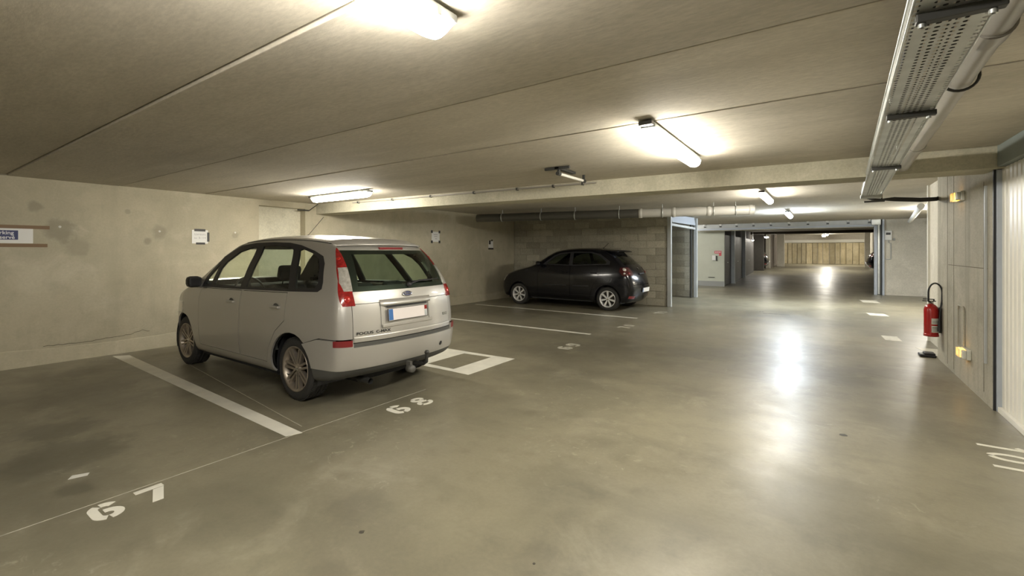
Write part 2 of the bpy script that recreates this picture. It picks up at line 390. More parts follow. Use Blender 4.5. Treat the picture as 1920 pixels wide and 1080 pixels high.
# ---- garage box frame and tilted up door
gf = empty('garage_box_frame', (-3.5, YB, 0))
def box_child(name, a, b, m, parent, r=.004):
    mb = MB(); loc = parent.location
    mb.bbox([a[i] - loc[i] for i in range(3)], [b[i] - loc[i] for i in range(3)], r); return mb.build(name, m, parent)
box_child('post', (-3.52, YB - .06, 0), (-3.42, YB + .05, 2.5), M['galv_w'], gf)
box_child('post', (-3.54, 15.72, 0), (-3.44, 15.86, 2.6), M['galv_w'], gf)
box_child('post', (-3.60, 15.45, 0), (-3.55, 15.62, 2.5), M['darkmetal'], gf)
box_child('header_rail', (-3.54, YB + .05, 2.22), (-3.46, 15.62, 2.29), M['galv_w'], gf)
tag(gf, 'pale grey steel door frame at the end of the block wall behind the black car', 'door frame')
gd = empty('tilting_garage_door', (-3.5, YB + .05, 2.30))
mb = MB(); v = [(.05, .16, .02), (.05, 2.9, .06), (.0, 2.9, .31), (.0, .16, .25)]
v2 = [(a - .04, b, c) for a, b, c in v]
mb.add(v + v2, [(0, 1, 2, 3), (7, 6, 5, 4), (0, 4, 5, 1), (1, 5, 6, 2), (2, 6, 7, 3), (3, 7, 4, 0)]); mb.build('panel', M['bluewhite'], gd)
mb = MB(); mb.bbox((-2.3, .3, .12), (-.06, 2.7, .16)); mb.build('lifted_leaf', M['galv_w'], gd)
tag(gd, 'pale blue header panel of the tilted up garage door above the dark box', 'garage door')

# ---- fire door portal
YP = 20.3
def hw(name, a, b, m, **k): return struct(boxobj(name, a, b, m))
hw('wall_far_left_stub', (-4.7, YP + .05, 2.36), (1.75, YP + .3, FARC + .05), M['wall_b']).name = 'trim_3'
hw('wall_far_right', (1.72, YP, 0), (2.86, YP + .25, FARC + .05), M['wall_b'])
hw('wall_far_return', (2.86, 9, 0), (3.0, YP + .2, FARC), M['wall_b'])
fd = empty('sliding_fire_door_frame', (0, YP, 0))
box_child('lintel_casing', (-4.45, YP - .12, 2.42), (1.45, YP + .02, 2.70), M['galv_w'], fd, .006)
box_child('lower_rail', (-4.45, YP - .16, 2.38), (1.45, YP - .10, 2.45), M['bluewhite'], fd, .006)
box_child('side_post', (1.44, YP - .10, 0), (1.53, YP + .05, 2.42), M['bluewhite'], fd, .006)
box_child('side_channel', (1.53, YP - .02, 0), (1.66, YP + .05, 2.65), M['darkmetal'], fd, .006)
box_child('stacked_curtain', (1.54, YP - .05, .02), (1.60, YP - .01, 2.6), M['galv'], fd, .006)
box_child('outer_post', (1.66, YP - .12, 0), (1.72, YP + .02, 2.72), M['bluewhite'], fd, .006)
box_child('corner_box', (1.36, YP - .2, 2.43), (1.62, YP - .1, 2.72), M['galv'], fd, .01)
for i in range(10):
    x = -4.1 + i * .60
    mb = MB(); mb.bbox((-.03, -.05, -.09), (.05, 0, -.05)); mb.lathe([(.001, -.10), (.04, -.10), (.04, -.05), (.05, -.03)], 10, 1, Matrix.Translation((0, 0, .03))); mb.tube([(0, -.03, .0), (0, -.03, .12)], .008, 6)
    o = mb.build('hanger_bracket', [M['darkmetal'], M['paper']], fd); o.location = (x, -.12, 2.56 + .03)  # white roller face stands for a glint, dark body for the shadow below
tag(fd, 'galvanised steel frame with a roller rail around the far drive opening', 'door frame')

# ---- left side beyond the box: painted partition and row of dark boxes
pw = struct(boxobj('wall_partition', (-4.9, 21.35, 0), (-3.55, 21.5, 2.5), M['green_pl']))
struct(boxobj('baseboard_partition', (-4.9, 21.325, 0), (-3.54, 21.35, .22), M['basegrey']))
struct(boxobj('trim_4', (-4.9, 21.3, 2.48), (-3.5, 21.5, FARC + .05), M['dark_c']))
row = [(21.5, 23.5, 'dark_c'), (23.7, 27.0, 'dark_c'), (27.3, 33.0, 'dark_c')]
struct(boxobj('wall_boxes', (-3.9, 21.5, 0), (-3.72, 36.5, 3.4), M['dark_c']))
def row_door(y0, y1, lab):
    e = empty('garage_door', (-3.62, (y0 + y1) / 2, 0)); L_ = (y1 - y0) / 2
    n = max(4, int((y1 - y0) / .3))
    for k in range(n):
        a = -L_ + k * 2 * L_ / n; mb = MB(); mb.bbox((-.03, a + .008, 0.02), (.0, a + 2 * L_ / n - .008, 2.25), .005)
        mb.build('board', M['gd'], e)
    mb = MB(); mb.bbox((-.02, -.08, 1.0), (.03, .08, 1.03)); mb.build('handle', M['galv'], e)
    tag(e, lab, 'garage door', 'dark garage doors along the far left'); return e
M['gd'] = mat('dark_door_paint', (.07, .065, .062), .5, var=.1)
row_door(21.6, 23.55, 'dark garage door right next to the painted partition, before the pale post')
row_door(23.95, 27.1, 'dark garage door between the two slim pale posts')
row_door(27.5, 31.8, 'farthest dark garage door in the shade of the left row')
for (yy, lab) in ((23.75, 'slim pale steel post after the first dark garage door'), (27.3, 'second slim pale steel post, farther into the dark row')):
    mb = MB(); mb.bbox((-.08, -.09, 0), (.08, .09, 2.52), .01); mb.bbox((-.11, -.12, 0), (.11, .12, .012), .003)
    o = mb.build('steel_post', M['galv_w']); o.location = (-3.56, yy, 0 if yy < 24 else .1); tag(o, lab, 'post')

# right hand side
struct(boxobj('wall_right', (XR, 6.14, 0), (XR + .3, 8.67, FARC + .1), M['side']))
struct(boxobj('wall_right_setback', (1.47, 8.67, 0), (1.75, 10.3, FARC + .05), M['wall_b']))
struct(boxobj('trim_5', (1.44, 10.27, 0), (1.49, 10.33, FARC), M['papershade']))
struct(boxobj('trim_6', (XR, -7, 2.285), (XR + .3, 6.14, CEIL + .1), M['bluegrey']))
struct(boxobj('wall_behind_door', (1.75, -7, 0), (1.9, 6.3, 2.7), M['dark_c']))
struct(boxobj('wall_box_end', (1.62, 6.14, 0), (1.9, 6.3, 2.7), M['dark_c']))
# recessed recess panel outline and horizontal pour line on right wall
mb = MB(); mb.box((XR - .002, 6.3, 1.33), (XR, 8.0, 1.337)); mb.box((XR - .002, 6.42, .1), (XR, 6.43, 2.2)); mb.box((XR - .002, 8.05, .05), (XR, 8.06, 2.6)); mb.box((XR - .002, 7.7, .05), (XR, 7.706, 2.6))
mb.build('pour_line', M['crack'], bpy.data.objects['wall_right'])

# ribbed white garage door on the right
gr = empty('ribbed_garage_door', (XR + .05, 6.08, 0))
mb = MB(); prof = []; y = 0; P_ = .105
while y > -3.2:
    prof += [(0.0, y), (0.0, y - P_ * .62), (.014, y - P_ * .70), (.014, y - P_ * .92)]; y -= P_
for (x0, y0), (x1, y1) in zip(prof, prof[1:]):
    mb.add([(x0, y0, .03), (x1, y1, .03), (x1, y1, 2.28), (x0, y0, 2.28)], [(0, 1, 2, 3)])
mb.box((.02, -3.25, .03), (.03, 0, 2.28))
mb.build('leaf', M['doorpaint'], gr)
mb = MB(); mb.bbox((-.035, 0, 0), (.01, .025, 2.27), .003); mb.build('side_rail', M['bluewhite'], gr)
mb = MB(); mb.bbox((-.052, .027, 0), (.0, .045, 2.28), .003); mb.build('rubber_gap', M['black'], gr)
mb = MB(); mb.bbox((-.03, -3.25, .0), (.0, 0, .05), .004); mb.build('bottom_seal', M['doorpaint'], gr)
tag(gr, 'cream white ribbed steel garage door at the right edge', 'garage door')
mb = MB(); mb.bbox((-.02, -.012, 0), (0, .012, 1.75), .003)
o = mb.build('guide_strip', M['galv_w']); o.location = (XR, 6.32, .4); tag(o, 'thin pale metal strip upright on the right wall beside the ribbed door', 'strip')

# far end wall of upright panels
fw = struct(boxobj('wall_end', (-8, 46.1, .4), (6.5, 46.4, 3.3), M['ceil_b']))
x = -3.7; i = 0
while x < 4.6:
    ww = random.uniform(.30, .46); d = random.uniform(-.03, .05)
    mb = MB(); mb.bbox((0, 0, 0), (ww - .03, .12, 1.77 + random.uniform(-.03, .03)), .02); o = mb.build('panel', M['far_panel'], fw)
    o.location = (x, 46.0 - d, .47); x += ww
struct(boxobj('trim_7', (-7, 45.9, 2.27), (6, 46.1, 2.5), M['papershade']))
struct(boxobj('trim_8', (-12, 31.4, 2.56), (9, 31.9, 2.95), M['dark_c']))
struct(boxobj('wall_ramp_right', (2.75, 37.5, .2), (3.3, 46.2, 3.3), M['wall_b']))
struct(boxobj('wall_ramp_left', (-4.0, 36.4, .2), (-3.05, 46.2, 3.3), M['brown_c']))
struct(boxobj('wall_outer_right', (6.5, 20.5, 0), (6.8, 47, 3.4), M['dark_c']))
mb = MB(); mb.bbox((-.23, -.2, 0), (.23, .2, 2.4), .02); o = mb.build('column_far', M['wall_b']); o.location = (-2.60, 38.5, .42); o.name = 'trim_9'; struct(o)
mb = MB(); mb.bbox((-.15, -.15, 0), (.15, .15, 2.4), .02); o = mb.build('trim_10', M['wall_b']); o.location = (2.45, 39.5, .42); struct(o)
struct(boxobj('trim_15', (-3.72, 33.2, .2), (-3.19, 33.5, 3.0), M['dark_c']))
struct(boxobj('trim_11', (-3.34, 36.0, .3), (-3.08, 36.3, 2.8), M['wall_b']))

# ------------------------------------------------------------------ floor markings
def stroke(mb, pts, wd, z1=.002):
    """flat painted band along a polyline"""
    n = len(pts); L_ = []; R_ = []
    for i in range(n):
        a = Vector(pts[max(i - 1, 0)]); b = Vector(pts[min(i + 1, n - 1)]); t = (b - a).normalized(); nn = Vector((-t.y, t.x)) * wd / 2
        p = Vector(pts[i]); L_.append(p + nn); R_.append(p - nn)
    for i in range(n - 1):
        q = [R_[i], R_[i + 1], L_[i + 1], L_[i]]; mb.prism([(v.x, v.y) for v in q], 0, z1)
def arc(cx, cy, rx, ry, a0, a1, n=10): return [(cx + rx * math.cos(math.radians(a0 + (a1 - a0) * k / n)), cy + ry * math.sin(math.radians(a0 + (a1 - a0) * k / n))) for k in range(n + 1)]
def digit(ch, wd=.2):
    """stencil figure in a 0.62 x 1 box"""
    mb = MB(); w2 = .31; h = wd / 2
    if ch in '69':
        segs = [arc(.31, .69, .21, .21, 28, 100, 6) , arc(.31, .69, .21, .21, 118, 180, 5) + [(.1, .45)] + arc(.31, .31, .21, .21, 180, 252, 6), arc(.31, .31, .21, .21, -90, 90, 12) + [(.27, .52)], [(.27, .52), (.22, .52)]]
        segs = segs[:3]
        if ch == '9': segs = [[(.62 - x, 1 - y) for x, y in s] for s in segs]
    elif ch == '8':
        wd *= .78; segs = [arc(.31, .27, .225, .195, -140, 25, 12), arc(.31, .27, .225, .195, 43, 205, 12), arc(.31, .755, .18, .165, -20, 130, 10), arc(.31, .755, .18, .165, 150, 320, 10)]
    elif ch == '0':
        segs = [arc(.31, .5, .2, .40, -80, 80, 14), arc(.31, .5, .2, .40, 100, 260, 14)]
    elif ch == '1': segs = [[(.33, .0), (.33, 1.0)], [(.30, .92), (.14, .76)]]
    elif ch == '7':
        mb.prism([(.0, .80), (.62, .80), (.62, 1.0), (.0, 1.0)], 0, .002); mb.prism([(.12, 0), (.36, 0), (.60, .76), (.36, .76)], 0, .002); return mb
    for s in segs: stroke(mb, s, wd)
    return mb
def bay_number(s, origin, read, up, height, lab, m='paint', wd=.2, gap=.8, grp=None, width=1.0):
    e = empty('bay_number', origin)
    fr = frame((0, 0, .0005), (*read, 0), (*up, 0), (0, 0, 1)) @ Matrix.Diagonal((height * width, height, 1, 1))
    x = 0
    for ch in s:
        mb = digit(ch, wd); mb.v = [tuple(fr @ Vector((a + x, b, c))) for a, b, c in mb.v]
        mb.build('digit', M[m], e); x += gap
    tag(e, lab, 'floor number', grp)
G_ = 'bay numbers painted on the floor'
bay_number('67', (-3.31, .765, 0), (0, 1), (-1, 0), .23, 'white stencilled bay number 67 nearest the camera at lower left', grp=G_, gap=.98, width=1.02)
bay_number('68', (-3.22, 2.86, 0), (.03, 1), (-1, .03), .24, 'white stencilled bay number 68 behind the silver car', grp=G_, gap=1.0, width=1.2)
bay_number('69', (-3.21, 6.22, 0), (0, 1), (-1, 0), .24, 'white stencilled bay number 69 on the floor between the two cars', grp=G_, gap=.95, width=1.2, m='paint_old')
bay_number('70', (-3.15, 8.6, 0), (0, 1), (-1, 0), .24, 'faded bay number 70 on the floor behind the black car', grp=G_, gap=.95, width=1.2, m='paint_old')
bay_number('71', (-3.2, 11.1, 0), (0, 1), (-1, 0), .24, 'faded bay number 71 near the foot of the garage frame', grp=G_, gap=.95, width=1.2, m='paint_old')
bay_number('101', (.98, 5.07, 0), (0.0, -1), (1, -.0), .30, 'white stencilled bay number 101 by the ribbed garage door', grp=G_, wd=.13, gap=.72, width=1.0)
def marking(name, polys, lab, cat='floor marking', m='paint', grp=None):
    cx = sum(p[0] for p in polys[0]) / len(polys[0]); cy = sum(p[1] for p in polys[0]) / len(polys[0])
    mb = MB()
    for p in polys: mb.prism([(a - cx, b - cy) for a, b in p], .0005, .002)
    o = mb.build(name, M[m]); o.location = (cx, cy, 0); tag(o, lab, cat, grp); return o
GL = 'bay divider lines on the floor'
marking('parking_line', [[(-8.42, 2.13), (-8.3, 2.29), (-3.56, 2.12), (-3.6, 2.0)]], 'long white divider line on the floor left of the silver car', m='paint', grp=GL)
marking('parking_line', [[(-8.2, 7.6), (-8.2, 7.7), (-3.5, 7.66), (-3.5, 7.56)]], 'white divider line running out between the silver and black cars', grp=GL)
marking('parking_line', [[(-8.2, 10.06), (-8.2, 10.16), (-3.47, 10.09), (-3.47, 9.99)]], 'white divider line beside the wheels of the black car', grp=GL)
marking('painted_frame', [[(-3.57, 4.26), (-3.57, 5.27), (-3.9, 5.25), (-3.9, 4.27)], [(-3.9, 5.15), (-3.9, 5.25), (-4.38, 5.24), (-4.38, 5.13)], [(-3.9, 4.27), (-3.9, 4.36), (-4.38, 4.38), (-4.38, 4.27)], [(-4.38, 4.27), (-4.38, 5.24), (-4.95, 5.24), (-4.95, 4.27)]],
        'white painted rectangle with a bare centre right of the silver car')
marking('worn_paint_patch', [[(.86, 9.95), (1.08, 9.95), (1.06, 10.45), (.84, 10.45)]], 'pale worn paint patch on the floor left of the extinguisher', m='paint_old')
marking('worn_paint_patch', [[(1.3, 8.8), (1.45, 8.8), (1.45, 9.45), (1.18, 9.45)]], 'pale paint patch on the floor right under the extinguisher', m='paint_old')
marking('worn_paint_patch', [[(.9, 13.6), (1.25, 13.6), (1.2, 14.1), (.85, 14.1)]], 'pale paint dash before the far opening, nearer of two', m='paint_old')
marking('worn_paint_patch', [[(.95, 17.0), (1.35, 17.0), (1.3, 17.8), (.9, 17.8)]], 'pale paint dash at the foot of the opening post, farther of two', m='paint_old')
marking('paper_scrap', [[(-4.15, .84), (-4.11, .92), (-4.07, .90), (-4.10, .81)]], 'small pale scrap lying on the floor near bay number 67', 'scrap', 'papershade')
for (x, y, a, b, lab) in ((-1.32, 12.9, .1, .08, 'short dark scuff on the pale floor before the opening'), (-.95, 12.6, .28, .07, 'long broken dark scuff in the lane before the opening')):
    mb = MB(); rr = random.Random(int(x * 100))
    for k in range(5 if a > .2 else 2):
        cx = (k - 2) * a * .42 if a > .2 else k * .06; poly = [(cx + a * .26 * math.cos(t) * rr.uniform(.6, 1.2), b * .5 * math.sin(t) * rr.uniform(.6, 1.2)) for t in [i * PI / 4 for i in range(8)]]
        mb.prism(poly, .0005, .0015)
    o = mb.build('floor_scuff', M['stain']); o.location = (x, y, 0); tag(o, lab, 'stain')
def dashstain(px, py, r, lab):
    rr = random.Random(int(px * 77)); mb = MB(); mb.prism([(r * rr.uniform(.7, 1.2) * math.cos(k * PI / 5), r * rr.uniform(.7, 1.2) * math.sin(k * PI / 5)) for k in range(10)], .0005, .0012)
    o = mb.build('oil_spot', M['stain']); o.location = (px, py, 0); tag(o, lab, 'stain')
dashstain(-2.04, 1.55, .016, 'round dark oil spot on open floor right of number 67')
dashstain(-1.15, 1.86, .008, 'tiny dark fleck in the middle of the near floor')
dashstain(.13, 4.6, .03, 'small dark fleck right of the bright lamp reflection')
# sawn joints and hairline crack in the floor
jt = MB(); jt.box((-3.585, -7, 0), (-3.577, 3.55, .001)); o = struct(jt.build('trim_12', M['joint']))
jt = MB(); jt.prism([(-.62, 1.77), (-.62, 1.775), (.25, 1.30), (.25, 1.295)], 0, .001); o = struct(jt.build('trim_13', M['crack']))
jt = MB(); jt.prism([(-7.6, 2.62), (-7.6, 2.627), (-3.7, 2.2), (-3.7, 2.193)], 0, .001); o = struct(jt.build('trim_14', M['joint']))

# ------------------------------------------------------------------ lamps
def half_profile(wd, h, n=7):
    return [(wd / 2 * math.cos(PI * k / n) , -h * (math.sin(PI * k / n) ** .7)) for k in range(n + 1)]
def fluo(x, y, z, L_, along, m, lab, grp='fluorescent tube lamps on the ceiling', wd=.115, part='diffuser', rot=0, hang=0):
    e = empty('fluorescent_lamp', (x, y, z), (PI / 2 if along == 'y' else 0) + rot)
    mb = MB(); mb.bbox((-L_ / 2 - .02, -wd * .47, -.040), (L_ / 2 + .02, wd * .47, -.004), .008); mb.build('body', M['galv_w'], e)
    mb = MB(); pr = half_profile(wd, .075); vs = []; fs = []; n = len(pr)
    st = [(-L_ / 2 - .0, .35), (-L_ / 2 + .03, .9), (-L_ / 2 + .08, 1), (L_ / 2 - .08, 1), (L_ / 2 - .03, .9), (L_ / 2, .35)]
    for (xx, k) in st:
        for (a, b) in pr: vs.append((xx, a * (.85 + .15 * k), -.036 + b * k))
    for i in range(len(st) - 1):
        for j in range(n - 1): fs.append((i * n + j, i * n + j + 1, (i + 1) * n + j + 1, (i + 1) * n + j))
    fs += [tuple(range(n)), tuple(range((len(st) - 1) * n, len(st) * n))]
    mb.add(vs, fs, 0, True); mb.build(part, m, e)
    for k in range(-2, 3, 1):
        if k == 0: continue
        for s in (-1, 1):
            mb = MB(); mb.bbox((-.012, -.004, -.018), (.012, .006, .01), .002); c = mb.build('clip', M['galv'], e); c.location = (k * L_ / 4.6, s * (wd / 2 + .004), -.038)
    mb = MB(); mb.bbox((-.03, -.05, -.03), (.03, .05, .0), .004); c = mb.build('end_bracket', M['darkmetal'], e); c.location = (-L_ / 2 - .05, 0, 0)
    for s in (-1, 1):
        mb = MB(); mb.bbox((-.015, -.03, -.006), (.015, .03, .03), .002); c = mb.build('mounting', M['galv'], e); c.location = (s * L_ * .35, 0, 0)
    if hang:
        for s in (-1, 1):
            mb = MB(); mb.tube([(s * L_ * .35, 0, -.01), (s * L_ * .35, 0, hang)], .01, 6); mb.build('suspension_rod', M['galv'], e)
    tag(e, lab, 'ceiling lamp', grp); return e
fluo(-1.28, .62, CEIL - .01, 1.5, 'y', M['lamp_mid'], 'large overexposed tube lamp cut off by the top of the photo', wd=.13)
fluo(-1.08, 4.12, CEIL - .01, 1.5, 'y', M['lamp_warm'], 'lit tube lamp right of centre, just before the beam', rot=0)
fluo(-6.55, 4.55, CEIL - .01, 1.5, 'x', M['lamp_warm'], 'lit tube lamp above the silver car by the left wall', rot=0)
fluo(-.90, 9.85, FARC - .05, 1.5, 'y', M['lamp_warm'], 'lit tube lamp on the ceiling just behind the beam')
fluo(-.80, 14.7, FARC - .05, 1.5, 'y', M['lamp_cool'], 'small cool white lamp on the ceiling before the far opening')
fluo(.0, 34.6, 2.56, 1.5, 'y', M['lamp_warm'], 'far lamp seen through the opening in front of the panelled wall', wd=.2, hang=.16)
fluo(.2, 42.5, 2.86, 1.5, 'y', M['lamp_far'], 'farthest lamp, close to the panelled end wall')
fluo(-2.89, 31.62, 2.44, .45, 'y', M['lamp_mid'], 'small bright lamp under the far beam in the left dark', wd=.2, hang=.12)
fluo(-3.50, 30.5, 2.24, .14, 'y', M['lamp_weak'], 'tiny lamp spot on the dark garage row at far left', hang=.47)
fluo(-5.6, 18.4, FARC - .01, 1.5, 'x', M['lamp_mid'], 'added unseen tube lamp in the bay behind the block wall box')  # extra lamp out of view, added to brighten the area before the opening
fluo(2.3, 15.4, FARC - .01, 1.2, 'y', M['lamp_added'], 'added unseen tube lamp round the corner behind the right wall')  # hidden lamp, put in to light the far right wall
# same row of lamps goes on behind the camera
fluo(-1.3, -4.2, CEIL - .01, 1.5, 'y', M['lamp_warm'], 'tube lamp of the same row behind the camera')

# unlit small luminaire with conduit along the beam
e = empty('unlit_lamp', (-2.52, 4.95, CEIL - .02), PI / 2)
mb = MB(); mb.tube([(-.32, 0, -.05), (.32, 0, -.05)], .018, 10); mb.build('tube', M['diff_off'], e)
for s in (-1, 1):
    mb = MB(); mb.tube([(s * .30, 0, -.05), (s * .36, 0, -.05)], .024, 10); mb.bbox((s * .33 - .012, -.015, -.05), (s * .33 + .012, .015, .03), .003); mb.build('lamp_holder', M['darkmetal'], e)
mb = MB(); mb.bbox((-.38, -.03, -.006), (.05, .03, .02), .003); mb.build('back_plate', M['darkmetal'], e)
mb = MB(); mb.bbox((-.38, -.16, -.01), (-.35, .16, .02), .003); mb.build('cross_bracket', M['darkmetal'], e)
tag(e, 'small unlit tube lamp in front of the beam, left of the lit lamp', 'ceiling lamp')
cd = empty('ceiling_conduit', (0, 0, CEIL))
p = [(-7.45, skew(-7.45) - .035, -.03)] + [(x, skew(x) - .035, -.03) for x in (-6, -4.5, -3)] + [(-2.55, skew(-2.55) - .035, -.03)]
mb = MB(); mb.tube(p, .011, 8); mb.build('tube', M['pvc'], cd)
for x in (-7.3, -6.4, -5.5, -4.6, -3.8, -3.2, -2.75):
    mb = MB(); mb.bbox((-.012, -.02, -.02), (.012, .03, .02), .003); c = mb.build('clamp', M['darkmetal'], cd); c.location = (x, skew(x) - .032, -.03)
tag(cd, 'thin grey conduit running along the top of the concrete beam', 'conduit')
e = empty('cable_box', (XL, 5.14, 2.33))
mb = MB(); mb.bbox((0, -.13, -.012), (.06, .1, .012), .004); mb.build('body', M['darkmetal'], e)
mb = MB(); mb.tube([(.04, .1, 0), (.12, .1, .03), (.5, .0, .09)], .008, 6); mb.build('cable', M['cable'], e)
tag(e, 'small dark cable bracket beside the niche under the left lamp', 'bracket')

# ------------------------------------------------------------------ cable tray with its pipe
ct = empty('cable_tray', (0, 0, 0))
TZ = 2.245
def tx(y): return .225 + (y - 1.9) * .033
Y0, Y1 = .9, 7.75; TW = .205
cellx = TW / 9; celly = .034
mb = MB(); nY = int((Y1 - Y0) / celly)
def cell(mb, x0, y0, wx, wy, r, place):
    vs = []; fs = []
    sq = [(1, 0), (1, 1), (0, 1), (-1, 1), (-1, 0), (-1, -1), (0, -1), (1, -1)]
    for k, (a, b) in enumerate(sq): vs.append(place(x0 + wx / 2 + a * wx / 2, y0 + wy / 2 + b * wy / 2))
    for k in range(8): vs.append(place(x0 + wx / 2 + r * math.cos(k * PI / 4), y0 + wy / 2 + r * math.sin(k * PI / 4)))
    for k in range(8): fs.append((k, (k + 1) % 8, 8 + (k + 1) % 8, 8 + k))
    mb.add(vs, fs)
for j in range(nY):
    y0 = Y0 + j * celly
    pl = lambda a, b: (tx(b) + a, b, TZ)
    for i in range(9):
        if i in (1, 7): mb.add([pl(i * cellx, y0), pl((i + 1) * cellx, y0), pl((i + 1) * cellx, y0 + celly), pl(i * cellx, y0 + celly)], [(0, 1, 2, 3)])
        else: cell(mb, i * cellx, y0, cellx, celly, .0082, pl)
mb.build('perforated_base', M['galv'], ct, fix=False)
for sgn, nm in ((0, 'side_flange'), (1, 'side_flange')):
    mb = MB()
    for j in range(nY):
        y0 = Y0 + j * celly; X = TW * sgn
        pl = lambda a, b: (tx(b) + X, b, TZ + a)
        mb.add([pl(0, y0), pl(.008, y0), pl(.008, y0 + celly), pl(0, y0 + celly)], [(0, 1, 2, 3)])
        cell(mb, .008, y0, .024, celly, .0065, pl)
        pl2 = lambda a, b: (tx(b) + X + a, b, TZ + .06)
        mb.add([pl(.032, y0), pl(.06, y0), pl(.06, y0 + celly), pl(.032, y0 + celly)], [(0, 1, 2, 3)])
    mb.build(nm, M['galv'], ct, fix=False)
    mb = MB(); mb.tube([(tx(Y0) + TW * sgn, Y0, TZ + .062), (tx(Y1) + TW * sgn, Y1, TZ + .062)], .006, 6); mb.tube([(tx(Y0) + TW * sgn, Y0, TZ), (tx(Y1) + TW * sgn, Y1, TZ)], .004, 6); mb.build('folded_edge', M['galv'], ct)
# cables in the tray
for k in range(6):
    mb = MB(); xx = .03 + k * .028; pts = [(tx(y_) + xx + .008 * math.sin(y_ * 2 + k), y_, TZ + .016 + .004 * math.sin(y_ * 3 + k)) for y_ in [Y0 + i * .45 for i in range(16)]]
    mb.tube(pts, .009 + .002 * (k % 2), 6); mb.build('cable', M['cable'], ct)
for (yy, ex) in ((1.9, .02), (3.2, .01), (5.1, .01)):
    mb = MB(); mb.bbox((tx(yy) + .012, yy - .018, TZ - .032), (tx(yy) + TW + .01, yy + .018, TZ - .004), .004); mb.build('cross_bar', M['darkmetal'], ct)
    top = CEIL if yy < 5.4 else FARC
    for s in (0, 1):
        x_ = tx(yy) + .028 if s == 0 else tx(yy) + TW - .02
        mb = MB(); mb.tube([(x_, yy, TZ - .045), (x_, yy, top)], .005, 6); mb.tube([(x_, yy, TZ - .045), (x_, yy, TZ - .033)], .011, 6); mb.build('threaded_rod', M['galv'], ct)
mb = MB(); mb.bbox((tx(7.7) - .01, 7.70, TZ - .03), (tx(7.7) + TW + .01, 7.78, TZ + .02), .004); mb.build('end_plate', M['galv'], ct)
tag(ct, 'perforated galvanised cable tray hanging below the ceiling at upper right', 'cable tray')
pp = empty('ceiling_pipe', (0, 0, 0))
def pxx(y): return tx(y) + TW + .085
mb = MB(); mb.tube([(pxx(-1), -1, 2.365), (pxx(2.6), 2.6, 2.365), (pxx(5.95), 5.95, 2.355)], .055, 20, cap=True); mb.build('tube', M['pvc'], pp)
for yy in (2.5, 4.9):
    mb = MB(); mb.tube([(pxx(yy), yy - .06, 2.362), (pxx(yy), yy + .06, 2.362)], .062, 20); mb.build('sleeve', M['pvc'], pp)
mb = MB(); yy = 3.1; c_ = [(pxx(yy) + .068 * math.cos(a), yy, 2.362 + .068 * math.sin(a)) for a in [math.radians(d) for d in range(-200, 60, 15)]]
mb.tube(c_, .007, 6); mb.tube([(pxx(yy), yy, 2.43), (pxx(yy), yy, CEIL + .01)], .006, 6); mb.build('pipe_clamp', M['darkmetal'], pp)
tag(pp, 'grey round drain pipe running beside the cable tray', 'pipe')
e = empty('cable_bundle', (0, 0, 0))
for k in range(4):
    mb = MB(); mb.tube([(.47 + .02 * k, 7.81, 2.262), (.50 + .02 * k, 7.97, 2.235 - .01 * k), (.8, 8.2, 2.21 + .013 * k), (1.1, 8.4, 2.20 + .013 * k), (1.30, 8.6, 2.22 + .012 * k), (1.33, 8.66, 2.24 + .012 * k)], .011, 6); mb.build('cable', M['cable'], e)
mb = MB(); pts = [(.55, 7.9, 2.3), (.60, 7.95, 2.42), (.62, 8.0, 2.35), (.58, 8.0, 2.24)]; mb.tube(pts, .006, 6); mb.build('cable', M['cable'], e)
mb = MB(); mb.tube([(.64, 7.84, 2.18), (.64, 7.84, FARC)], .008, 6); mb.bbox((.45, 7.82, 2.17), (.67, 7.86, 2.19), .003); mb.build('hanger', M['darkmetal'], e)
tag(e, 'black cables leaving the tray end towards the right wall', 'cables')

# ------------------------------------------------------------------ round duct near the block wall
du = empty('round_duct', (-4.6, 10.5, 2.42), math.atan2(1.45, 6.6))
Rd = .105
mb = MB(); mb.tube([(-3.35, 0, 0), (1.0, 0, 0)], Rd, 24); mb.build('tube', M['duct'], du)
mb = MB(); mb.tube([(1.0, 0, 0), (3.42, 0, 0)], Rd * .98, 24); mb.build('tube', M['ductw'], du)
for x in (1.0, 1.75, 2.5, 3.35):
    mb = MB(); mb.tube([(x - .04, 0, 0), (x - .03, 0, 0), (x + .03, 0, 0), (x + .04, 0, 0)], [Rd, Rd * 1.09, Rd * 1.09, Rd], 24); mb.build('collar', M['ductw'], du)
for x in (-2.6, -1.5, -.6, .5, 1.5, 2.6, 3.05):
    mb = MB(); mb.lathe([(Rd + .004, -.012), (Rd + .01, -.012), (Rd + .01, .012), (Rd + .004, .012)], 20, axis='x', closed=True, M4=Matrix.Translation((x, 0, 0))); mb.tube([(x, 0, Rd), (x, 0, FARC - 2.42 + .01)], .006, 6); mb.build('hanger', M['galv'], du)
tag(du, 'long round grey ventilation duct hanging above the black car', 'duct')

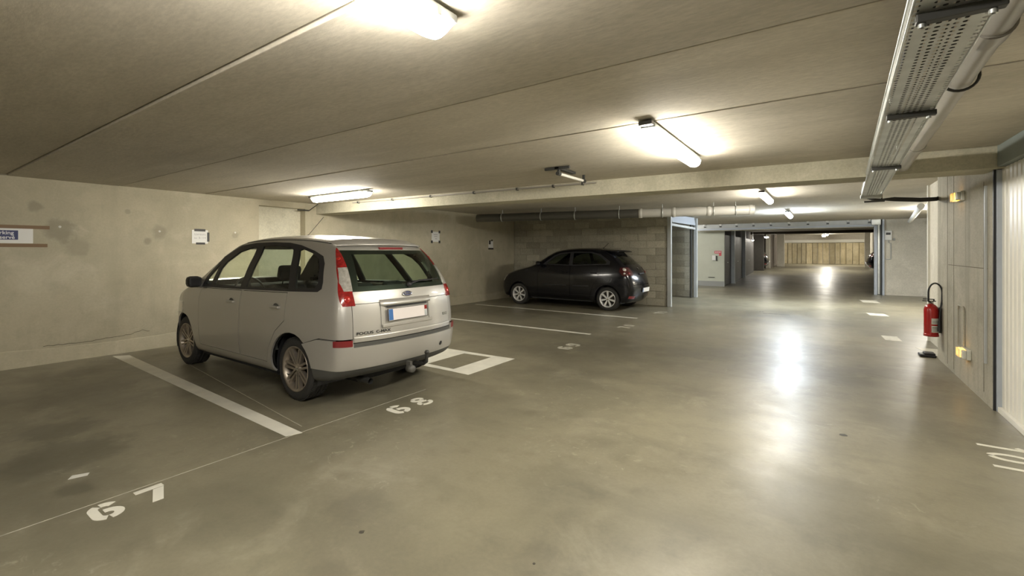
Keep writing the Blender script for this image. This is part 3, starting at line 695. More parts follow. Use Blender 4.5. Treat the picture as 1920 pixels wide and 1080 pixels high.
# ------------------------------------------------------------------ things on walls
# thermostat like box by the opening
e = empty('control_box', (1.83, YP, 2.06))
mb = MB(); mb.bbox((-.10, -.09, -.16), (.09, 0, .17), .01); mb.build('housing', M['paper'], e)
mb = MB(); mb.bbox((-.07, -.095, .02), (.055, -.088, .10), .003); mb.build('display', M['black'], e)
mb = MB(); mb.tube([(.01, -.03, -.16), (.01, -.03, -.25), (.07, -.03, -.27), (.07, -.03, -.80), (.05, -.03, -.82), (-.09, -.03, -.82)], .012, 6); mb.build('cable', M['galv_w'], e)
mb = MB(); mb.bbox((.12, -.05, -.18), (.18, 0, -.10), .005); mb.build('socket', M['basegrey'], e)
tag(e, 'white wall control box with black display right of the far opening', 'control box')
e = empty('red_sign', (-3.79, 21.35, 1.48)); mb = MB(); mb.bbox((-.15, -.012, -.055), (.13, 0, .055), .003); mb.build('plate', M['redpaint'], e)
mb = MB(); mb.bbox((.03, -.014, -.16), (.13, 0, -.055), .003); mb.build('lower_tab', M['redpaint'], e)
for k in range(3):
    mb = MB(); mb.box((-.12 + .08 * k, -.0135, -.015), (-.06 + .08 * k, -.0125, .02)); mb.build('lettering', M['white_print'], e)
tag(e, 'small red sign on the pale partition beside the dark garage row', 'sign')
e = empty('call_box', (-3.93, 21.35, 1.22)); mb = MB(); mb.bbox((-.10, -.06, -.10), (.05, 0, .12), .008); mb.build('housing', M['paper'], e)
mb = MB(); mb.bbox((.055, -.05, -.12), (.10, 0, .10), .004); mb.build('side_panel', M['darkmetal'], e)
tag(e, 'small white box under the red sign on the partition', 'wall box')
e = MB(); e.bbox((-.14, -.012, -.015), (.12, 0, .015), .003); o = e.build('vent_slot', M['darkmetal']); o.location = (-4.05, 21.345, .38); tag(o, 'narrow dark slot low on the pale partition', 'vent')

# notices on the left wall
def notice(y, z, wd, h, lab, tapes, mt='paper', rot=0, grp='paper notices on the left wall'):
    e = empty('paper_notice', (XL, y, z))
    fr = frame((0, 0, 0), (0, 1, 0), (0, 0, 1), (1, 0, 0)) @ Matrix.Rotation(rot, 4, 'Z')
    mb = MB(); mb.bbox((-wd / 2, -h / 2, 0.0005), (wd / 2, h / 2, .003), .0008, M4=fr); mb.build('sheet', M[mt], e)
    for (x0, y0, x1, y1, m) in tapes:
        mb = MB(); mb.bbox((x0, y0, .003), (x1, y1, .0042), .0004, M4=fr); mb.build('tape', M[m], e)
    tag(e, lab, 'notice', grp); return e, fr
e, fr = notice(1.1, 1.71, .53, .2, 'white sign with navy label and brown tape at the left edge', [(-.5, .09, .42, .135, 'tape_brown'), (-.5, -.15, .40, -.105, 'tape_brown')])
mb = MB(); mb.bbox((-.30, -.055, .003), (.13, .065, .0045), .0006, M4=fr); mb.build('navy_label', M['blue_label'], e)
text_mesh('lettering', 'Parking', .062, M['white_print'], e, fr @ Matrix.Translation((.0, .032, .0052)), .0003, .001, 1.0)
text_mesh('lettering', 'Réservé', .062, M['white_print'], e, fr @ Matrix.Translation((.0, -.026, .0052)), .0003, .001, 1.0)
e, fr = notice(3.31, 1.75, .235, .225, 'white handwritten notice with thick black tape left of the silver car', [(-.085, .09, .08, .13, 'tape_black'), (-.06, -.13, .075, -.095, 'tape_black'), (.105, -.08, .14, .075, 'tape_black')])
text_mesh('lettering', 'Livreurs', .05, M['ink'], e, fr @ Matrix.Translation((.0, .04, .0034)), .0002)
text_mesh('lettering', 'au  B 114', .045, M['ink'], e, fr @ Matrix.Translation((.0, -.02, .0034)), .0002)
e, fr = notice(8.9, 1.9, .30, .27, 'white notice with taped corners behind the silver car roof', [(-.18, .1, -.11, .17, 'tape_black'), (.11, .1, .18, .17, 'tape_black'), (-.18, -.17, -.11, -.1, 'tape_black'), (.11, -.17, .18, -.1, 'tape_black')])
for k, (a, b, c) in enumerate(((-.08, .07, .05), (-.06, .06, .0), (-.02, .05, -.06))):
    mb = MB(); mb.box((a, c, .0034), (b, c + .015, .0038), M4=fr); mb.build('writing', M['ink'], e)
e, fr = notice(11.35, 1.73, .24, .24, 'small notice with a dark symbol on the wall nearest the black car', [(-.13, -.16, .14, -.11, 'tape_black'), (.02, .1, .10, .15, 'tape_black')])
mb = MB(); mb.prism([(-.10, .0), (-.01, .0), (-.01, .10), (.02, .11), (.02, .12), (-.10, .12)], .003, .004, M4=fr); mb.build('symbol', M['tape_black'], e)

# emergency bulkhead lights on right wall
def bulkhead(y, z, lab, L_=.26):
    e = empty('emergency_light', (XR, y, z))
    mb = MB(); mb.bbox((-.035, -L_ / 2, -.055), (0, L_ / 2, .055), .006); mb.build('base', M['clear_pl'], e)
    mb = MB(); mb.bbox((-.075, -L_ / 2 + .09, -.045), (-.035, L_ / 2 - .006, .045), .012); mb.build('amber_lens', M['orange'], e)
    mb = MB(); mb.bbox((-.07, -L_ / 2 + .006, -.045), (-.035, -L_ / 2 + .085, .045), .01); mb.build('clear_lens', M['clear_pl'], e)
    for k in range(5):
        yy = -L_ / 2 + .1 + k * .035
        mb = MB(); mb.bbox((-.083, yy, -.048), (-.074, yy + .006, .048), .001); mb.build('guard_rib', M['clear_pl'], e)
    tag(e, lab, 'emergency light', 'amber emergency lights on the right wall'); return e
bulkhead(7.02, .37, 'amber emergency light low on the right wall near the floor')
bulkhead(7.30, 2.14, 'amber emergency light high up on the right wall')
e = empty('wall_conduit', (XR, 7.2, .4)); mb = MB(); mb.tube([(-.012, .22, .42), (-.012, .2, .47), (-.012, 0, .47), (-.012, -.05, .44), (-.012, -.06, 0.0)], .009, 6); mb.tube([(-.012, .22, .42), (-.012, .22, 0)], .005, 6); mb.build('tube', M['side'], e)
tag(e, 'looped concrete grey conduit above the low emergency light', 'conduit')

# fire extinguisher
fe = empty('fire_extinguisher', (XR - .105, 8.42, .34))
mb = MB(); mb.lathe([(.001, 0), (.07, 0), (.076, .012), (.078, .03), (.078, .36), (.07, .40), (.045, .43), (.022, .445), (.001, .446)], 28, axis='z'); mb.build('cylinder', M['red'], fe)
mb = MB(); mb.lathe([(.079, .0), (.082, .0), (.082, .035), (.079, .035)], 28, axis='z', closed=True); mb.build('base_ring', M['red'], fe)
mb = MB(); mb.lathe([(.001, .44), (.026, .44), (.026, .475), (.014, .48), (.001, .485)], 14, axis='z'); mb.build('valve', M['chrome'], fe)
mb = MB(); mb.bbox((-.09, -.012, .475), (.05, .012, .487), .003); mb.bbox((-.085, -.01, .50), (.03, .01, .512), .003); mb.bbox((.02, -.01, .48), (.035, .01, .512), .002); mb.build('handle', M['black'], fe)
mb = MB(); hp = [(.0, -.02, .46), (-.035, -.05, .48)] + [(-.035 + .07 + .07 * math.cos(math.radians(a)) - .0, -.05, .60 + .13 * math.sin(math.radians(a))) for a in range(180, -1, -15)] + [(.10, -.06, .50), (.085, -.075, .40), (.07, -.085, .2)]
mb.tube(hp, .0105, 8); mb.build('hose', M['black'], fe)
mb = MB(); mb.tube([(.07, -.085, .22), (.07, -.09, .08)], [.014, .02], 10); mb.build('nozzle', M['black'], fe)
def wrap(z0, z1, a0, a1, r=.0795):
    mb = MB(); n = 10
    for k in range(n):
        t0 = math.radians(a0 + (a1 - a0) * k / n); t1 = math.radians(a0 + (a1 - a0) * (k + 1) / n)
        mb.add([(r * math.cos(t0), r * math.sin(t0), z0), (r * math.cos(t1), r * math.sin(t1), z0), (r * math.cos(t1), r * math.sin(t1), z1), (r * math.cos(t0), r * math.sin(t0), z1)], [(0, 1, 2, 3)])
    return mb
wrap(.17, .25, -95, -20, ).build('upper_label', M['papershade'], fe); wrap(.06, .15, -95, -15).build('lower_label', M['papershade'], fe)
mb = wrap(.12, .128, -90, -25, .0802)
for zz in (.075, .09, .105, .19, .21): mb2 = wrap(zz, zz + .004, -88, -30 - 100 * (zz - .07), .0802); mb.add(mb2.v, mb2.f)
mb.build('label_print', M['tape_black'], fe)
mb = MB(); mb.bbox((.076, -.02, .05), (.105, .02, .40), .004); mb.build('wall_bracket', M['black'], fe)
tag(fe, 'red fire extinguisher with looped black hose on the right wall', 'fire extinguisher')
e = empty('wheel_stop', (XR - .16, 8.75, 0)); mb = MB(); mb.bbox((-.03, -.10, 0), (.15, .10, .035), .012); mb.bbox((.02, -.085, .03), (.14, .085, .06), .012); mb.build('rubber_block', M['black'], e)
mb = MB(); mb.bbox((-.02, -.08, .034), (.01, .08, .038), .002); mb.build('strip', M['basegrey'], e)
tag(e, 'flat black rubber block on the floor under the extinguisher', 'rubber block')
# slanted roof pipe far right
mb = MB(); mb.tube([(1.65, 12.5, 2.44), (2.3, 19.5, 2.48)], .055, 14); mb.tube([(1.65, 12.5, 2.44), (1.70, 13.04, 2.445)], .062, 14); mb.tube([(2.0, 16.1, 2.46), (2.0, 16.1, 2.61)], .008, 6)
o = mb.build('overhead_pipe', M['paper']); tag(o, 'pale slanted pipe under the far ceiling right of the tray end', 'pipe')

# ------------------------------------------------------------------ cars
def catmull(P_, n):
    """resample a polyline smoothly at n+1 points, even in arc length"""
    P_ = [Vector(p) for p in P_]; out = []
    for i in range(len(P_) - 1):
        p0 = P_[max(i - 1, 0)]; p1 = P_[i]; p2 = P_[i + 1]; p3 = P_[min(i + 2, len(P_) - 1)]
        for k in range(12):
            t = k / 12
            q = .5 * ((2 * p1) + (p2 - p0) * t + (2 * p0 - 5 * p1 + 4 * p2 - p3) * t * t + (3 * p1 - p0 - 3 * p2 + p3) * t ** 3)
            out.append(q)
    out.append(P_[-1]); d = [0]
    for a, b in zip(out, out[1:]): d.append(d[-1] + (b - a).length)
    res = []; j = 0
    for k in range(n + 1):
        s = d[-1] * k / n
        while j < len(d) - 2 and d[j + 1] < s: j += 1
        f = (s - d[j]) / max(1e-9, d[j + 1] - d[j]); res.append(out[j].lerp(out[j + 1], min(1, f)))
    return res
def lin(tab, v):
    if v <= tab[0][0]: return tab[0][1]
    for (a, b), (c, d) in zip(tab, tab[1:]):
        if v <= c:
            t = (v - a) / (c - a); t = t * t * (3 - 2 * t) * .5 + t * .5; return b + (d - b) * t
    return tab[-1][1]
def body_surface(C):
    nu, nt, ny = C['grid']
    R = catmull(C['rear'], nt); F = catmull(C['front'], nt)
    T = catmull([C['rear'][-1]] + C['rail'] + [C['front'][-1]], nu); B = catmull([C['rear'][0]] + C.get('sill', []) + [C['front'][0]], nu)
    W = C['W']
    def width(x, z):
        w_ = W * lin(C['plan'], x) * lin(C['tumble'], z)
        for ax in C['axles']:
            r = math.hypot(x - ax, z - C['rad']); w_ += .018 * math.exp(-((r - C['arch'] - .03) / .05) ** 2) * (1 if z < C['rad'] + .6 else 0)
        zc = C.get('crease');
        if zc: w_ += .012 * math.exp(-((z - zc) / .05) ** 2)
        return w_
    verts = {}; vl = []; faces = []; pid = []
    def V(p):
        k = (round(p[0], 4), round(p[1], 4), round(p[2], 4))
        if k not in verts: verts[k] = len(vl); vl.append(p)
        return verts[k]
    def grid(fn, n, m, patch, flip=False):
        g = [[V(fn(i, j)) for j in range(m + 1)] for i in range(n + 1)]
        for i in range(n):
            for j in range(m):
                q = [g[i][j], g[i + 1][j], g[i + 1][j + 1], g[i][j + 1]]
                q2 = []
                for a in q:
                    if a not in q2: q2.append(a)
                if len(q2) < 3: continue
                faces.append(q2[::-1] if flip else q2); pid.append(patch)
    def side(i, j):
        u = i / nu; v = j / nt
        p = R[j] * (1 - u) + F[j] * u + B[i] * (1 - v) + T[i] * v - (R[0] * (1 - u) * (1 - v) + F[0] * u * (1 - v) + R[nt] * (1 - u) * v + F[nt] * u * v)
        return p
    for s in (1, -1):
        def fs(i, j, s=s):
            p = side(i, j); return (p.x, s * width(p.x, p.y), p.y)
        grid(fs, nu, nt, 0, flip=(s > 0))
    def br(v, z): return lin(C['bulge_r'], z)
    def bf(v, z): return lin(C['bulge_f'], z)
    def crown(v): return C['crown'] * max(0, v) ** 4
    def rear(k, j):
        s = -1 + 2 * k / ny; p = R[j]; c = 1 - abs(s) ** 2.4
        return (p.x - br(0, p.y) * c, s * width(p.x, p.y), p.y + crown(j / nt) * c)
    def front(k, j):
        s = -1 + 2 * k / ny; p = F[j]; c = 1 - abs(s) ** 2.4
        cc = C['crown'] * min(1, (j / nt) * 1.2)
        if j == nt: cc = C['crown']
        return (p.x + bf(0, p.y) * c, s * width(p.x, p.y), p.y + cc * c)
    grid(rear, ny, nt, 1, flip=True); grid(front, ny, nt, 2)
    def roof(i, k):
        u = i / nu; s = -1 + 2 * k / ny; p = T[i]; c = 1 - abs(s) ** 2.4
        dx = (-br(0, R[nt].y) * (1 - u) ** 3 + bf(0, F[nt].y) * u ** 3) * c
        return (p.x + dx, s * width(p.x, p.y), p.y + C['crown'] * c)
    grid(roof, nu, ny, 3)
    def bottom(i, k):
        u = i / nu; s = -1 + 2 * k / ny; p = B[i]; c = 1 - abs(s) ** 2.4
        dx = (-br(0, R[0].y) * (1 - u) ** 3 + bf(0, F[0].y) * u ** 3) * c
        return (p.x + dx, s * width(p.x, p.y), p.y)
    grid(bottom, nu, ny, 4, flip=True)
    me = bpy.data.meshes.new('tmp'); me.from_pydata(vl, [], faces)
    for k in range(5): me.materials.append(None)
    for p, i in zip(me.polygons, pid): p.material_index = i; p.use_smooth = True
    bm = bmesh.new(); bm.from_mesh(me); bmesh.ops.recalc_face_normals(bm, faces=bm.faces[:]); bm.to_mesh(me); bm.free()
    o = bpy.data.objects.new('tmp', me); COL.objects.link(o)
    md = o.modifiers.new('s', 'SUBSURF'); md.levels = C['sub']; md.render_levels = C['sub']
    bpy.context.view_layer.update()
    me2 = bpy.data.meshes.new_from_object(o.evaluated_get(bpy.context.evaluated_depsgraph_get()))
    COL.objects.unlink(o); bpy.data.objects.remove(o); return me2

def inset(poly, g):
    n = len(poly); A = sum(poly[i][0] * poly[(i + 1) % n][1] - poly[(i + 1) % n][0] * poly[i][1] for i in range(n))
    if A < 0: poly = poly[::-1]
    out = []
    for i in range(n):
        p0, p1, p2 = Vector(poly[i - 1]), Vector(poly[i]), Vector(poly[(i + 1) % n])
        a = (p1 - p0).normalized(); b = (p2 - p1).normalized(); na = Vector((-a.y, a.x)); nb = Vector((-b.y, b.x))
        m = (na + nb); m = m / max(.35, m.dot(na)) if m.length > 1e-6 else na
        q = p1 + m * g; out.append((q.x, q.y))
    return out
def inpoly(p, poly):
    x, y = p; c = False; n = len(poly); j = n - 1
    for i in range(n):
        xi, yi = poly[i]; xj, yj = poly[j]
        if (yi > y) != (yj > y) and x < (xj - xi) * (y - yi) / (yj - yi) + xi: c = not c
        j = i
    return c
AX = {'side': (0, 2), 'end': (1, 2), 'top': (0, 1)}
class Cutter:
    def __init__(s, me):
        s.bm = bmesh.new(); s.bm.from_mesh(me); s.lay = s.bm.faces.layers.int.new('lab'); s.labels = {0: None}; s.names = {}
        s.bm.normal_update()
        s.bvh = BVHTree.FromBMesh(s.bm); s.bm.faces.ensure_lookup_table()
        s.fdata = [([v.co.copy() for v in f.verts], [v.normal.copy() for v in f.verts]) for f in s.bm.faces]
    def surf(s, origin, direction):
        loc, n, i, d = s.bvh.ray_cast(Vector(origin), Vector(direction)); return loc, n
    def smooth_normal(s, co):
        loc, n, i, d = s.bvh.find_nearest(co)
        cs, ns = s.fdata[i]; wsum = Vector(); 
        for c, nn in zip(cs, ns): wsum += nn / ((c - loc).length_squared + 1e-5)
        return wsum.normalized()
    def cut(s, polys, patches, sign=0, lab=None, test=None, only=None):
        """polys: list of (projection, polygon); faces whose centre is in all of them get the label"""
        bb = []
        for pr, po in polys:
            a, b = AX[pr]; bb.append((a, min(p[0] for p in po), max(p[0] for p in po))); bb.append((b, min(p[1] for p in po), max(p[1] for p in po)))
        fs = []
        for f in s.bm.faces:
            if f.material_index not in patches: continue
            if only is not None and f[s.lay] not in only: continue
            ok = True
            for ax, lo, hi in bb:
                vs = [v.co[ax] * (sign if (ax == 1 and sign) else 1) for v in f.verts]
                if max(vs) < lo or min(vs) > hi: ok = False; break
            if ok and sign and f.calc_center_median().y * sign < 0: ok = False
            if ok: fs.append(f)
        for pr, po in polys:
            a, b = AX[pr]; n = len(po)
            for i in range(n):
                p = po[i]; q = po[(i + 1) % n]; co = [0, 0, 0]; no = [0, 0, 0]
                co[a] = p[0]; co[b] = p[1]; no[a] = -(q[1] - p[1]); no[b] = q[0] - p[0]
                if sign and b == 1: co[1] *= sign; no[1] *= sign
                if sign and a == 1: co[1] *= sign; no[1] *= sign
                if abs(no[0]) + abs(no[1]) + abs(no[2]) < 1e-9: continue
                # only faces near this edge's span
                lo = (min(p[0], q[0]) - .01, min(p[1], q[1]) - .01); hi = (max(p[0], q[0]) + .01, max(p[1], q[1]) + .01)
                near = []
                for f in fs:
                    va = [v.co[a] * (sign if (a == 1 and sign) else 1) for v in f.verts]; vb = [v.co[b] * (sign if (b == 1 and sign) else 1) for v in f.verts]
                    if max(va) >= lo[0] and min(va) <= hi[0] and max(vb) >= lo[1] and min(vb) <= hi[1]: near.append(f)
                if not near: continue
                g = set(near)
                for f in near: g.update(f.edges); g.update(f.verts)
                nr = set(near); rest = [f for f in fs if f not in nr]
                ret = bmesh.ops.bisect_plane(s.bm, geom=list(g), dist=1e-6, plane_co=co, plane_no=no)
                fs = rest + [e for e in ret['geom'] if isinstance(e, bmesh.types.BMFace)]
        for f in fs:
            if not f.is_valid: continue
            c = f.calc_center_median()
            if sign and c.y * sign < 0: continue
            cc = Vector((c.x, c.y * (sign or 1), c.z))
            if all(inpoly((cc[AX[pr][0]], cc[AX[pr][1]]), po) for pr, po in polys) and (test is None or test(cc)):
                f[s.lay] = lab
    def extract(s, name, labs, m, parent, off=0.0, rim=.02, patches=None, sign=0, back=False, min_area=0):
        fs = [f for f in s.bm.faces if f[s.lay] in labs and (patches is None or f.material_index in patches)]
        if sign: fs = [f for f in fs if f.calc_center_median().y * sign > 0]
        if not fs: return None
        idx = {}; vs = []; ns = []
        for f in fs:
            for v in f.verts:
                if v not in idx: idx[v] = len(vs); n = s.smooth_normal(v.co); ns.append(n); vs.append(v.co + n * off)
        faces = [[idx[v] for v in f.verts] for f in fs]; nl = []; sm = [True] * len(faces)
        fset = set(fs); nface = len(faces)
        lnorm = [[ns[i] for i in f] for f in faces]
        if rim:
            o = len(vs); imap = {}
            def inner(i):
                if i not in imap: imap[i] = len(vs); vs.append(vs[i] - ns[i] * rim)
                return imap[i]
            for f in fs:
                for l in f.loops:
                    e = l.edge
                    if sum(1 for g in e.link_faces if g in fset) == 1:
                        a = idx[l.vert]; b = idx[l.link_loop_next.vert]
                        q = [b, a, inner(a), inner(b)]; faces.append(q); sm.append(False)
                        n = (vs[a] - vs[b]).cross(vs[imap[a]] - vs[a]); n = n.normalized() if n.length > 1e-9 else ns[a]; lnorm.append([n] * 4)
        me = bpy.data.meshes.new(name); me.from_pydata([tuple(v) for v in vs], [], faces); me.materials.append(m)
        for p in me.polygons: p.use_smooth = True
        if len(me.loops) == sum(len(x) for x in lnorm):
            me.normals_split_custom_set([tuple(n) for x in lnorm for n in x])
        ob = bpy.data.objects.new(name, me); COL.objects.link(ob); ob.parent = parent; return ob

def rounded(mb_, a, b, r): return mb_.bbox(a, b, r)
def circle(cx, cz, r, n=28): return [(cx + r * math.cos(2 * PI * k / n), cz + r * math.sin(2 * PI * k / n)) for k in range(n)]

def make_wheel(R, rr, wd, spokes, twin, alloy, parent):
    h = wd / 2
    wroot = MB()
    prof = [(rr - .004, -h * .9), (rr + .012, -h), (rr + (R - rr) * .5, -h * 1.06), (R - .022, -h * .98), (R - .004, -h * .82), (R, -h * .5), (R, -.022), (R - .007, -.02), (R - .007, -.014), (R, -.012), (R, .012), (R - .007, .014), (R - .007, .02), (R, .022), (R, h * .5), (R - .004, h * .82), (R - .022, h * .98), (rr + (R - rr) * .5, h * 1.06), (rr + .012, h), (rr - .004, h * .9)]
    wroot.lathe(prof, 48)
    # tread blocks on the shoulder
    for k in range(60):
        a = 2 * PI * k / 60
        for s in (-1, 1):
            Mx = Matrix.Rotation(a, 4, 'Y') @ Matrix.Translation((R - .006, s * h * .68, 0)); wroot.box((0, -h * .18, -.011), (.008, h * .18, .011), 0, Mx)
    tyre = wroot.build('wheel', M['rubber'], parent)
    rm = MB(); rm.lathe([(rr - .012, -h * .8), (rr - .016, -h * .3), (rr - .03, h * .35), (rr - .018, h * .8), (rr - .006, h * .98), (rr + .006, h * 1.02), (rr + .004, h * .9)], 48)
    rin = rr - .014
    for k in range(spokes):
        a = 2 * PI * k / spokes
        for t in ((-1, 1) if twin else (0,)):
            w0 = .010 if twin else .015; w1 = .012 if twin else .026; o0 = t * .016; o1 = t * (.024 if twin else 0)
            Mx = Matrix.Rotation(a + PI / 2, 4, 'Y')
            v = [(.02, h * .72, o0 - w0), (.02, h * .72, o0 + w0), (rin, h * .86, o1 + w1), (rin, h * .86, o1 - w1), (.02, h * .35, o0 - w0), (.02, h * .35, o0 + w0), (rin, h * .45, o1 + w1), (rin, h * .45, o1 - w1)]
            mid = [((v[0][0] + v[3][0]) / 2, h * .70, (v[0][2] + v[3][2]) / 2)]
            rm.add(v, [(0, 1, 2, 3), (7, 6, 5, 4), (0, 4, 5, 1), (1, 5, 6, 2), (2, 6, 7, 3), (3, 7, 4, 0)], 0, False, Mx)
    rm.lathe([(.001, h * .80), (.024, h * .80), (.032, h * .74), (.046, h * .70), (.052, h * .5), (.05, h * .3)], 24)
    rm.build('rim', alloy, tyre)
    d = MB(); d.lathe([(.001, 0), (rr * .62, 0), (rr * .62, -.015), (.001, -.015)], 32); d.lathe([(.001, -.03), (rr - .02, -.03)], 24); d.build('brake_disc', M['disc'], tyre)
    hc = MB(); hc.lathe([(.001, h * .83), (.02, h * .82), (.025, h * .795)], 16); hc.build('hub_cap', M['chrome'], tyre)
    return tyre

def seat(x, y, m, parent, name='seat', back=.62, zb=.30, w_=.25):
    e = MB(); e.bbox((x - .02, y - w_, zb), (x + .5, y + w_, zb + .18), .05); o = e.build(name, m, parent)
    rake = Matrix.Translation((x, y, zb + .12)) @ Matrix.Rotation(-.28, 4, 'Y')
    e = MB(); e.bbox((-.08, -w_ * .95, 0), (.06, w_ * .95, back), .05, M4=rake); e.build('backrest', m, o)
    e = MB(); e.bbox((-.06, -.13, back + .05), (.05, .13, back + .23), .04, M4=rake)
    for s in (-1, 1): e.tube([(0, s * .06, back - .02), (0, s * .06, back + .08)], .007, 6, M4=rake)
    e.build('headrest', m, o); return o

def base_car(C, loc, rz):
    root = empty(C['name'], loc, rz)
    K = Cutter(body_surface(C)); DEL = 99
    for ax in C['axles']:
        for s in (1, -1): K.cut([('side', circle(ax, C['rad'] + .01, C['arch']))], {0}, s, DEL)
    return root, K, DEL
def finish_car(C, root, K, alloy):
    # wheels
    wb_ = None
    for k, ax in enumerate(C['axles']):
        for s in (1, -1):
            if wb_ is None: wb_ = make_wheel(C['rad'], C['rim'], C['tw'], C['spokes'], C['twin'], alloy, root); o = wb_
            else: o = dup(wb_, root)
            o.location = (ax, s * (C['wy'] - C['tw'] / 2), C['rad']); o.rotation_euler = (0, C['spin'][k], 0 if s > 0 else PI)
    # arch liners and underbody
    for ax in C['axles']:
        for s in (1, -1):
            mb = MB(); n = 18; r = C['arch'] + .012; y0, y1 = C['wy'] - .36, C['wy'] - .02
            vs = []; fs = []
            for k in range(n + 1):
                a = math.radians(-20 + 220 * k / n); 
                for yy in (y0, y1): vs.append((ax + r * math.cos(a), s * yy, C['rad'] + .01 + r * math.sin(a)))
            for k in range(n): fs.append((2 * k, 2 * k + 1, 2 * k + 3, 2 * k + 2))
            mb.add(vs, fs, 0, True); mb.add([vs[2 * k] for k in range(n + 1)], [tuple(range(n + 1))]); mb.build('wheel_arch_liner', M['black'], root)
    mb = MB(); mb.box((.35, -C['W'] * .52, .19), (C['axles'][1] + .5, C['W'] * .52, .24)); mb.box((C['axles'][0] + .42, -C['W'] * .88, .20), (C['axles'][1] - .42, C['W'] * .88, .25)); mb.build('underbody', M['void'], root)
def liner(K, C, root, zmax, off=-.045):
    fs = [f for f in K.bm.faces if f.material_index in (0, 1, 2) and f.calc_center_median().z < zmax and f[K.lay] != 99]
    mb = MB(); idx = {}
    vs = []
    for f in fs:
        for v in f.verts:
            if v not in idx: idx[v] = len(vs); vs.append(v.co + v.normal * off)
    mb.add(vs, [tuple(idx[v] for v in f.verts) for f in fs]); mb.build('interior_panel', M['void'], root, fix=False)

# ================= silver people carrier
C1 = dict(name='car', W=.862, grid=(26, 12, 12), sub=2, rad=.318, arch=.365, rim=.224, tw=.20, wy=.80, spokes=7, twin=True, spin=(.1, .5), axles=(.86, 3.47), crown=.05,
    rear=[(.30, .29), (.20, .36), (.165, .50), (.15, .64), (.155, .80), (.17, .98), (.215, 1.15), (.32, 1.35), (.44, 1.50), (.56, 1.575)],
    front=[(4.0, .21), (4.08, .35), (4.1, .55), (4.05, .72), (3.88, .87), (3.55, 1.0), (3.2, 1.09), (2.95, 1.27), (2.7, 1.46), (2.42, 1.60)],
    sill=[(.8, .235), (2.0, .22), (3.4, .21)],
    rail=[(.85, 1.615), (1.25, 1.645), (1.7, 1.655), (2.1, 1.64)],
    plan=[(.1, .90), (.3, .945), (.6, .975), (1.0, .995), (1.8, 1.0), (2.9, 1.0), (3.5, .97), (3.85, .89), (4.1, .74)],
    tumble=[(.2, .93), (.35, .985), (.6, 1.0), (.9, .99), (1.08, .955), (1.3, .84), (1.5, .715), (1.66, .63)],
    bulge_r=[(.2, .12), (.6, .13), (1.0, .12), (1.3, .10), (1.6, .09)], bulge_f=[(.2, .22), (.7, .25), (1.0, .22), (1.2, .25), (1.6, .22)], crease=None)
root, K, DEL = base_car(C1, (-3.535, 3.335, 0), PI)
FR = [(2.93, 1.06), (2.91, 1.19), (2.72, 1.435), (2.42, 1.575), (2.1, 1.605), (1.7, 1.61), (1.35, 1.60), (1.1, 1.57), (.82, 1.51), (.64, 1.455), (.56, 1.38), (.47, 1.20), (.455, 1.14), (.50, 1.11), (.97, 1.095), (1.9, 1.075)]
G1 = [(2.62, 1.11), (2.63, 1.30), (2.58, 1.38), (2.38, 1.50), (2.12, 1.555), (2.02, 1.555), (1.96, 1.10)]
G0 = [(2.86, 1.10), (2.84, 1.19), (2.71, 1.36), (2.70, 1.10)]
G2 = [(1.83, 1.105), (1.88, 1.565), (1.6, 1.57), (1.30, 1.55), (1.22, 1.52), (1.02, 1.19), (.98, 1.12)]
G3 = [(.86, 1.13), (1.10, 1.515), (1.05, 1.53), (.84, 1.485), (.70, 1.43), (.62, 1.35), (.54, 1.19), (.56, 1.145)]
D1 = [(1.905, .34), (1.905, 1.068), (2.93, 1.055), (2.97, .9), (2.94, .34)]
D2 = [(1.895, .34), (1.895, 1.068), (.97, 1.086), (.965, .80), (1.13, .68), (1.25, .50), (1.30, .34)]
for s in (1, -1):
    K.cut([('side', FR)], {0}, s, 10)
    for g, l in ((G0, 11), (G1, 12), (G2, 13), (G3, 14)): K.cut([('side', g)], {0}, s, l)
    for d, l in ((D1, 15), (D2, 16)):
        K.cut([('side', d)], {0}, s, 40, only=(0,)); K.cut([('side', inset(d, .0065))], {0}, s, l, only=(40,))
# tailgate, rear glass, lamps
def trap(y0, z0, y1, z1): return [(-y0, z0), (y0, z0), (y1, z1), (-y1, z1)]
K.cut([('end', [(-.665, .635), (.665, .635), (.66, 1.0), (.585, 1.545), (-.585, 1.545), (-.66, 1.0)])], {1}, 0, 40)
K.cut([('end', [(-.66, .641), (.66, .641), (.655, .997), (-.655, .997)])], {1}, 0, 20, only=(40,))
K.cut([('end', [(-.655, 1.002), (.655, 1.002), (.58, 1.54), (-.58, 1.54)])], {1}, 0, 20, only=(40,))
K.cut([('end', [(-.655, 1.115), (.655, 1.115), (.61, 1.33), (.575, 1.515), (-.575, 1.515), (-.61, 1.33)])], {1}, 0, 21)
sideband = [(-.4, .9), (.205, .98), (.225, 1.05), (.30, 1.22), (.40, 1.38), (.56, 1.545), (-.4, 1.7)]
inner_edge = [(.625, .985), (1.1, .985), (1.1, 1.55), (.565, 1.55), (.58, 1.45), (.61, 1.25), (.63, 1.10)]
for s in (1, -1):
    K.cut([('end', inner_edge), ('side', [(-.4, .985), (.172, .985), (.205, 1.05), (.28, 1.22), (.375, 1.36), (.505, 1.535), (-.4, 1.535)])], {0, 1}, s, 22)
    K.cut([('end', [(.5, 1.12), (.70, 1.12), (.705, 1.20), (.66, 1.34), (.5, 1.35)])], {0, 1}, s, 24, only=(22,))
